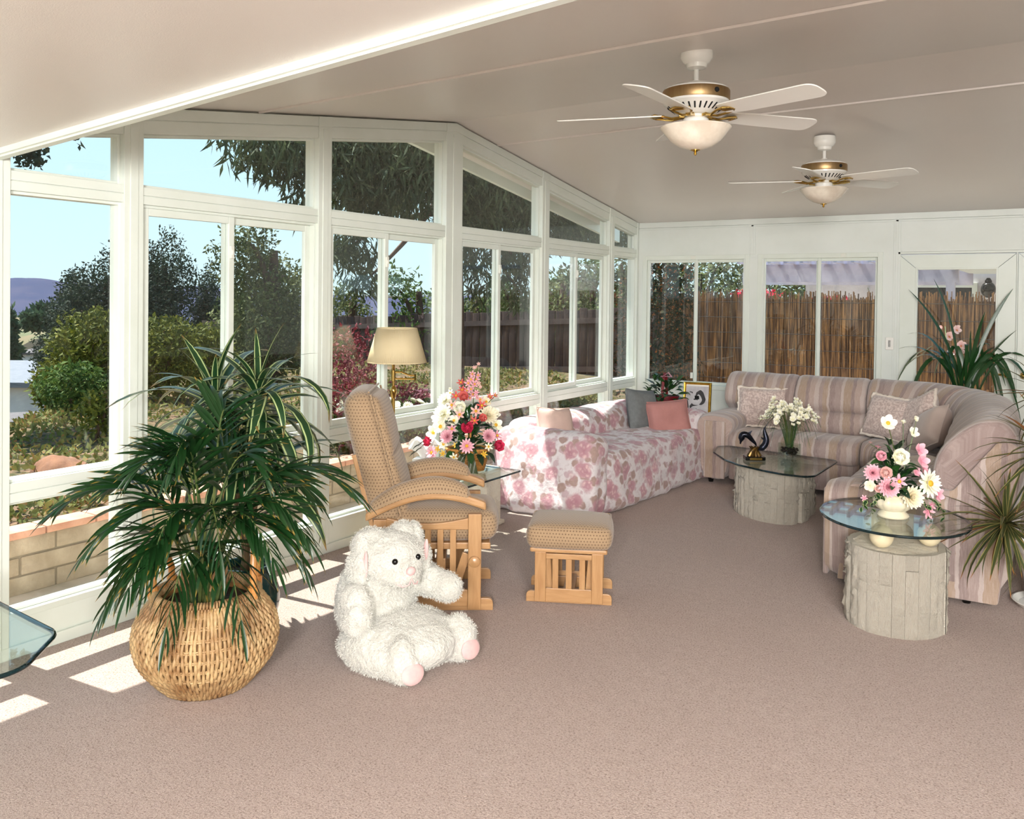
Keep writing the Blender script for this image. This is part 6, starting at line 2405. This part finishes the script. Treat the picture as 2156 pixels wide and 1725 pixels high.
bigtree(222, 525, 830, 22, 2.6, 'pine', 'tall dark conifer standing at the right of the leftmost pane', 11, 7000, .20, lobes=6)
bigtree(150, 575, 830, 24, 1.6, 'pine', 'shorter dark conifer to the left of the tallest one', 12, 4200, .20, lobes=5)
bigtree(345, 492, 830, 21, 1.9, 'pine', 'tall pointed dark conifer behind the dracaena', 13, 6500, .18, lobes=6)
bigtree(432, 562, 800, 24, 1.3, 'pine', 'smaller thin conifer left of the sash bar and power pole', 14, 3600, .17, lobes=5)
bigtree(470, 612, 740, 40, 3.0, 'green', 'pale green tree under the power pole', 15, 1800, .28, 'tree', 4)
bigtree(575, 462, 790, 12.4, 1.75, 'oak', 'broad olive-green tree before the fence, right of the sash bar', 16, 9500, .075, 'tree', 6, hollow=.3)
bigtree(75, 645, 690, 60, 2.2, 'far', 'dark green tree far off below the hazy mountain', 17, 1500, .5, 'tree', 3)
bigtree(22, 655, 760, 40, .8, 'far', 'narrow dark tree at the extreme left edge of the panes', 18, 1300, .35, 'tree', 4)
bigtree(880, 570, 790, 17, 2.2, 'green', 'green tree behind the fence, above the lampshade on the right', 19, 3200, .12, 'tree', 4)
bigtree(1005, 600, 760, 19, 1.8, 'oak', 'olive tree behind the fence at the fourth bay', 20, 3600, .10, 'tree', 4)
bigtree(1185, 560, 720, 20, 2.3, 'oak', 'pale olive tree beyond the fence, left half of the fifth bay', 21, 2600, .13, 'tree', 4)
bigtree(1245, 545, 700, 24, 2.6, 'green', 'light green tree beyond the fence, right half of the fifth bay', 22, 2600, .15, 'tree', 4)
bigtree(1310, 540, 700, 18, 1.6, 'oak', 'olive tree beyond the fence in the narrow corner pane', 23, 1800, .11, 'tree', 4)
bigtree(740, 600, 770, 18, 2.0, 'oak', 'olive tree behind the fence at the left of the third bay', 26, 3800, .10, 'tree', 4)
bigtree(1080, 590, 760, 18, 1.8, 'green', 'green tree behind the fence, right sash of the fourth bay', 27, 3600, .10, 'tree', 4)
shrub(735, 835, 7.4, .62, 1.05, 'red', 'plum-red leaved shrub behind the lamp, in front of the fence', 24, 1500, .055)
shrub(850, 870, 8.4, .5, .5, 'red', 'low plum-red shrub to the right of the brass lamp pole', 25, 800, .05)

# eucalyptus hanging over the gable
EUP = at(955, 700, 11.2)
eu = thing('eucalyptus_tree', (EUP.x, EUP.y, gz(EUP.x, EUP.y)), 0, 'gum tree with long drooping leaves hanging across the upper panes, lower clumps in place of dark reflections', 'tree')
g = random.Random(3)
pts = []
EL = []
for (px, py, d, rx, rz) in ((560, 300, 9.0, .50, .36), (618, 330, 9.2, .40, .40), (640, 420, 9.4, .22, .24), (720, 330, 9.6, .55, .50), (800, 300, 9.8, .60, .42), (870, 380, 9.8, .55, .42), (800, 410, 10.2, .5, .30), (740, 415, 10.2, .35, .22), (900, 300, 9.6, .5, .4),
                        (1000, 360, 10.4, .60, .45), (1050, 420, 10.8, .62, .42), (1110, 400, 11, .55, .40), (1090, 470, 11.2, .40, .22), (1190, 470, 11.6, .55, .34), (1250, 480, 12, .55, .30), (735, 520, 10.2, .38, .34), (770, 590, 10.4, .26, .25), (1000, 530, 10.8, .34, .30), (1085, 545, 11.2, .40, .36), (1100, 620, 11.4, .25, .25), (1010, 600, 10.9, .22, .25), (1310, 505, 12.4, .4, .22), (980, 450, 10.6, .40, .25),  # lower clumps added to darken the panes in place of interior reflections
                        (150, 300, 7.5, .10, .06), (65, 340, 7.6, .16, .12)):
    p = at(px, py, d) - eu.location
    if px < 200:
        continue
    EL.append((tuple(p), (rx, rx * 1.1, rz)))
crown(EL, 19000, .17, FM['euc'], eu, 5, .17, 1.6, hollow=.15)
tk = MB()
tk.tube(bez((0, 0, -.3), (.05, .0, 2.0), (-.1, -.1, 4.6), 12), [.15 - .006 * k for k in range(13)], 12)
for c, r_ in EL:
    tk.tube(bez((.0, -.0, g.uniform(2.2, 3.2)), (c[0] * .5, c[1] * .5, c[2] + .5), c, 8), [.055 * (1 - .8 * k / 8) for k in range(9)], 6)
tk.build('trunk', M['bark'], eu)
le = thing('overhanging_tree', (-6.2, 1.2, gz(-6.2, 1.2)), 0, 'dark tree whose foliage dips into the top of the leftmost panes', 'tree')
EL = []
for (px, py, d, rx, rz) in ((66, 322, 8.0, .155, .17), (66, 322, 8.0, .12, .14), (160, 296, 8.0, .07, .05), (100, 215, 8.0, .3, .14), (-60, 250, 8.2, .6, .4)):
    EL.append((tuple(at(px, py, d) - le.location), (rx, rx, rz)))
crown(EL, 3400, .075, FM['pine'], le, 6, .6, .8, hollow=.1)
tk = MB().tube(bez((0, 0, -.3), (-.4, .3, 2.0), EL[4][0], 10), [.14 - .008 * k for k in range(11)], 10)
for c, r_ in EL[:4]:
    tk.tube(bez(EL[4][0], (c[0] * .7, c[1] * .7, c[2] + .25), c, 6), [.03, .026, .02, .016, .012, .008, .005], 6)
tk.build('trunk', M['bark'], le)

# flowers by the fence; two bushes added in place of the bouquet's reflection
rnd = random.Random(18)
for (px, py, d, mat, lab) in ((845, 850, 8.0, 'white', 'white flowering bush in place of the bouquet reflection, low behind the lamp pole'), (885, 835, 8.6, 'pink', 'pink flowering bush in place of the bouquet reflection, low outside the third bay'), (720, 860, 7.6, 'white', 'white flowering bush at the foot of the plum-red shrub')):
    p = at(px, py, d)
    t = thing('bush_and_reflection_flowers', (p.x, p.y, gz(p.x, p.y)), 0, lab, 'shrub', 'flowering bushes by the fence')
    crown([((0, 0, .2), (.3, .3, .2))], 500, .06, FM['green'], t, px, hollow=.3)
    for k in range(26):
        a, el = rnd.uniform(0, 6.28), rnd.uniform(0, 1.4)
        dv = V((math.cos(a) * math.cos(el), math.sin(a) * math.cos(el), math.sin(el)))
        put('flower', head('mum', mat), t, aimz(V((0, 0, .2)) + V((dv.x * .3, dv.y * .3, dv.z * .2)), dv, 0, rnd.uniform(.03, .05)))

# plank fence
A, B = V((-12.0, 12.6, 0)), V((-.9, 13.2, 0))
fnc = thing('plank_fence', A, math.atan2(B.y - A.y, B.x - A.x), 'weathered brown plank fence with a pale rail across the back of the garden', 'fence')
Lf = (B - A).length
nP = int(Lf / .15)
PLK = [MB().rbox(.142, .022, 1, .004, T(0, 0, .5), seg=1, mid=1).mesh('plank', M['fence']) for _ in range(2)]
rnd = random.Random(40)
for k in range(nP):
    x = (k + .5) * .15
    f = x / Lf
    top = 1.02 + .50 * f
    bot = -.45 + .35 * f
    put('plank', PLK[k % 2], fnc, T(x, rnd.uniform(-.006, .006), bot) @ Matrix.Diagonal((1, 1, top - bot + rnd.uniform(-.02, .02), 1)))
for dz in (-.24, -1.05):
    vs = [(0, -.06, 1.02 + dz), (Lf, -.06, 1.52 + dz), (Lf, -.012, 1.52 + dz), (0, -.012, 1.02 + dz), (0, -.06, 1.11 + dz), (Lf, -.06, 1.61 + dz), (Lf, -.012, 1.61 + dz), (0, -.012, 1.11 + dz)]
    MB().add(vs, [(3, 2, 1, 0), (4, 5, 6, 7), (0, 1, 5, 4), (1, 2, 6, 5), (2, 3, 7, 6), (3, 0, 4, 7)]).build('rail', M['rail'], fnc, smooth=False)
for k in range(6):
    x = .3 + k * (Lf - .6) / 5
    f = x / Lf
    MB().box(x - .045, x + .045, .012, .10, -.5, 1.0 + .5 * f).build('post', M['fence'], fnc, smooth=False)

# power pole far away
p = at(468, 640, 70)
pp = thing('power_pole', (p.x, p.y, p.z), 0, 'thin wooden power pole with cross arms on the skyline', 'pole')
top = at(468, 552, 70).z - p.z
MB().lathe([(.13, -4), (.09, top)], 10).build('pole', M['bark'], pp)
for dz, w_ in ((-.12, .42), (-.6, .32)):
    MB().box(-.06, .06, -w_ * 1.0, w_ * 1.0, top + dz - .06, top + dz + .06, RZ(math.radians(60))).build('cross_arm', M['bark'], pp, smooth=False)

# houses down the slope
def house(px0, px1, py_roof, py_eave, py_base, d, dep, label, roofc, wallc):
    a, b = at(px0, py_base, d), at(px1, py_base, d)
    zr, ze, zb = at(px0, py_roof, d + dep * .5).z, at(px0, py_eave, d).z, a.z
    ax = (b - a)
    ax.z = 0
    w_ = ax.length
    t = thing('house', (a.x, a.y, 0), math.atan2(ax.y, ax.x), label, 'house', 'houses down the slope')
    MB().box(0, w_, 0, dep, zb - 2, ze).build('walls', wallc, t, smooth=False)
    rf = MB()
    o = .3
    rf.add([(-o, -o, ze), (w_ + o, -o, ze), (w_ + o, dep / 2, zr), (-o, dep / 2, zr), (w_ + o, dep + o, ze), (-o, dep + o, ze),
            (-o, -o, ze - .15), (w_ + o, -o, ze - .15), (w_ + o, dep + o, ze - .15), (-o, dep + o, ze - .15)],
           [(0, 1, 2, 3), (3, 2, 4, 5), (6, 7, 1, 0), (9, 8, 7, 6), (5, 4, 8, 9), (7, 8, 4, 2, 1), (0, 3, 5, 9, 6)])
    rf.build('roof', roofc, t, smooth=False)
    return t


RF1 = pm('pale_grey_shingle', S(116, 119, 126), S(106, 110, 118), 9, rough=.9)
RF2 = pm('grey_brown_shingle', S(98, 92, 92), S(82, 76, 78), 9, rough=.9)
WL = pm('pale_house_wall', S(204, 204, 206), S(190, 190, 194), 2, rough=.9)
house(-120, 90, 757, 802, 880, 26, 6, 'white-walled house with a pale flat-looking roof low at the left', RF1, WL)
house(44, 92, 726, 742, 756, 62, 8, 'small grey-roofed house further down the slope', RF2, WL)
hp_ = at(38, 935, 13)
hs = thing('garden_shed', (hp_.x, hp_.y, 0), math.radians(-30), 'dark little shed with a slanting grey roof at the left edge', 'shed')
zt, ztt = at(38, 892, 13).z, at(20, 880, 13).z
MB().box(-.9, .16, -.5, .5, hp_.z - 1.5, zt).build('walls', pm('dark_shed_wall', S(54, 50, 46), rough=.9), hs, smooth=False)
MB().prism([(-1.0, zt - .0), (.24, zt + .02), (.24, zt + .06), (-1.0, zt + .05)], -.6, .6, 'y').build('roof', RF2, hs, smooth=False)

# hill with scrub, and the hazy mountain
hl = MB()


def hfn(u, v):
    p = at(-160 + 420 * u, 700, 95 + 40 * v)
    prof = at(120, 655, 95).z
    h = (at(120, 662, 95).z + 6) * (1 - abs(u - .72) ** 1.4 * 1.5) * math.sin(PI * (.15 + .7 * v)) - 6
    h += 1.2 * noise.noise(V((u * 6, v * 5, 2)))
    return (p.x, p.y, max(h, -14))


hl.grid(hfn, 40, 16)
tag(hl.build('scrub_hill', pm('scrub_and_bare_earth', S(80, 88, 54), S(120, 98, 72), .22, rough=.95), ang=0), 'green and brown scrub hill below the mountain at far left', 'hill')


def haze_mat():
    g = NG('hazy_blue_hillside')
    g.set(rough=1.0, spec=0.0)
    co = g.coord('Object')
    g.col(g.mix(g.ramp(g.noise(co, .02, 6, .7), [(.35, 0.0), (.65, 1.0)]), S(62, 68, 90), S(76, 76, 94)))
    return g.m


mt = MB()


def mfn(u, v):
    D = 900 + 500 * v
    px = -500 + 1500 * u
    top = at(0, 582, 900).z
    drop = 1 - .55 * sstep(.36, .50, u) - .45 * sstep(.62, .70, u)
    p = at(px, 640, D)
    h = top * drop * math.sin(PI * .5 * min(1, v * 1.6 + .0)) + 14 * noise.noise(V((u * 14, v * 5, 1))) * v
    return (p.x, p.y, -40 + (h + 40) * min(1, v * 1.8) if v < .56 else h)


mt.grid(mfn, 110, 24)
tag(mt.build('mountain', haze_mat(), ang=0), 'hazy blue mountain ridge on the horizon at the far left', 'mountain')
rnd = random.Random(50)

# side yard beyond the far wall --------------------------------------------------
rf = thing('reed_screen', (-.6, 10.75, -.06), 0, 'brown reed screen fence with dark wires beyond the far windows', 'fence')
rm = MB()
x = 0.0
while x < 6.6:
    h = 1.74 + rnd.uniform(-.06, .05)
    if 4.13 < x < 4.28:
        x += .15
        continue
    r_ = rnd.uniform(.004, .008)
    dx = rnd.uniform(-.012, .012)
    y = rnd.uniform(-.012, .012)
    rm.add([(x - r_, y, 0), (x + r_, y, 0), (x, y + r_ * 1.6, 0), (x - r_ + dx, y, h), (x + r_ + dx, y, h), (x + dx, y + r_ * 1.6, h)], [(0, 1, 4, 3), (1, 2, 5, 4), (2, 0, 3, 5), (3, 4, 5)])
    x += rnd.uniform(.0045, .0095)
tag(rm.build('reeds', M['reed'], rf, smooth=False), kind='stuff')
for k in range(9):
    z = .12 + .19 * k
    MB().tube([(0, -.018, z), (4.13, -.018, z + .01)], .003, 5).tube([(4.28, -.018, z), (6.6, -.018, z)], .003, 5).build('wire', M['dark'], rf)
MB().box(0, 6.6, .03, .04, 0, 1.68).build('backing', pm('dark_reed_backing', S(70, 46, 26), rough=.9), rf, smooth=False)  # plain dark brown sheet behind the reeds
for x in (.05, 2.2, 4.2, 6.5):
    MB().box(x - .045, x + .045, .04, .13, 0, 1.62).build('post', M['fence'], rf, smooth=False)

# lattice patio cover
pg = thing('patio_cover', (0, 0, 0), 0, 'pale lavender slatted patio cover outside the far windows', 'patio cover')
MB().box(.10, 2.75, 12.2, 12.3, 1.86, 2.10).build('beam', M['lattice'], pg, smooth=False)
MB().box(-.6, 2.75, 14.2, 14.3, 1.86, 2.06).build('beam', M['lattice'], pg, smooth=False)
MB().box(2.7, 8.0, 11.6, 11.7, 2.06, 2.22).build('beam', M['lattice'], pg, smooth=False)
for k in range(13):
    x = .12 + .21 * k
    MB().box(x - .02, x + .02, 11.7, 14.5, 2.10, 2.18).build('rafter', M['lattice'], pg, smooth=False)
for k in range(8):
    y = 12.0 + .34 * k
    MB().box(.0, 2.7, y, y + .10, 2.185, 2.21).build('slat', M['lattice'], pg, smooth=False)
for k in range(20):
    y = 11.7 + .145 * k
    MB().box(2.7, 8.0, y, y + .10, 2.03, 2.06).build('slat', M['alum'], pg, smooth=False)
for (x, y) in ((.16, 12.25), (2.66, 12.25), (7.8, 11.65)):
    MB().box(x - .05, x + .05, y - .05, y + .05, -.06, 1.86 if y > 12 else 2.03).build('post', M['lattice'], pg, smooth=False)

hw = thing('house_wing', (.30, 14.65, -.06), 0, 'white stucco house wing with a dark window beyond the reed screen', 'house')
MB().box(0, 7.7, 0, .2, 0, 2.5).build('wall', M['stucco'], hw, smooth=False)
wf = MB()
ringx(wf, 1.50, 2.48, .9, 1.96, .07, -.05, .02)
wfo = wf.build('window_frame', M['vinyl'], hw, smooth=False)
MB().box(1.57, 2.41, -.02, -.005, .97, 1.89).build('window_pane', pm('dark_window_interior', S(52, 52, 54), rough=.1), wfo, smooth=False)
wl = thing('wall_lantern', (2.93, 14.50, 1.80), 0, 'round dark wall lantern on the white stucco wall, above the reed screen', 'lamp')
MB().ball(.10, .10, .12, nu=18, nv=12).build('globe', M['black'], wl)
MB().lathe([(.02, .08), (.05, .12), (.02, .17)], 16).box(-.02, .02, 0, .06, .0, .08).build('bracket', M['dark'], wl)
ir = MB().box(3.5, 3.62, 11.0, 11.06, 0, 1.62)
tag(ir.build('gate_post', pm('red_brown_timber', S(120, 44, 24), S(90, 32, 20), 6, rough=.7), smooth=False), 'red-brown timber gate post in the gap of the reed screen', 'post')
# plants in the side yard
tree('dark_shrub', (-.35, 9.9, -.06), [((0, 0, 1.2), (.55, .45, 1.0)), ((.1, .1, 1.9), (.4, .4, .5))], 3600, .08, 'orange', 'dark shrub with orange flowers close outside the left far window', 'shrub', trunk=1.3, seed=61, tr=.04, hollow=.25)
tree('bougainvillea', (.42, 11.45, -.06), [((0, 0, 1.72), (.30, .2, .09)), ((.95, .1, 1.66), (.25, .2, .06))], 900, .06, 'boug', 'crimson bougainvillea showing over the reed screen', 'shrub', trunk=1.6, seed=62, tr=.03, hollow=.2)
for i, (x, y, z, r_, mt_) in enumerate(((-.3, 15.2, 1.5, 1.1, 'oak'), (1.0, 15.6, 1.4, 1.0, 'green'), (-1.6, 15.0, 1.8, 1.2, 'oak'), (.4, 17.5, 1.9, 1.2, 'oak'))):
    tree('tree', (x, y, -.06), [((0, 0, z), (r_, r_, .75)), ((.3, 0, z + .35), (r_ * .6, r_ * .6, .4))], 2200, .11, mt_,
         ('olive tree behind the bougainvillea, over the reed screen', 'green tree at the end of the lattice cover, over the reed screen', 'olive tree behind the dark shrub with orange flowers', 'taller olive tree behind the others over the reed screen')[i], seed=70 + i, tr=.07, hollow=.3)
bp_ = thing('neighbour_house', (-1.0, 22.0, -.06), 0, 'blue-grey roofed building far behind the lattice cover', 'house')
MB().box(0, 6, 0, 3, 0, 2.4).build('walls', WL, bp_, smooth=False)
MB().prism([(-.4, 2.4), (3.4, 2.4), (1.5, 3.3)], -.4, 6.4, 'x').build('roof', pm('blue_grey_roof', S(84, 100, 130), S(70, 84, 112), 4, rough=.9), bp_, smooth=False)
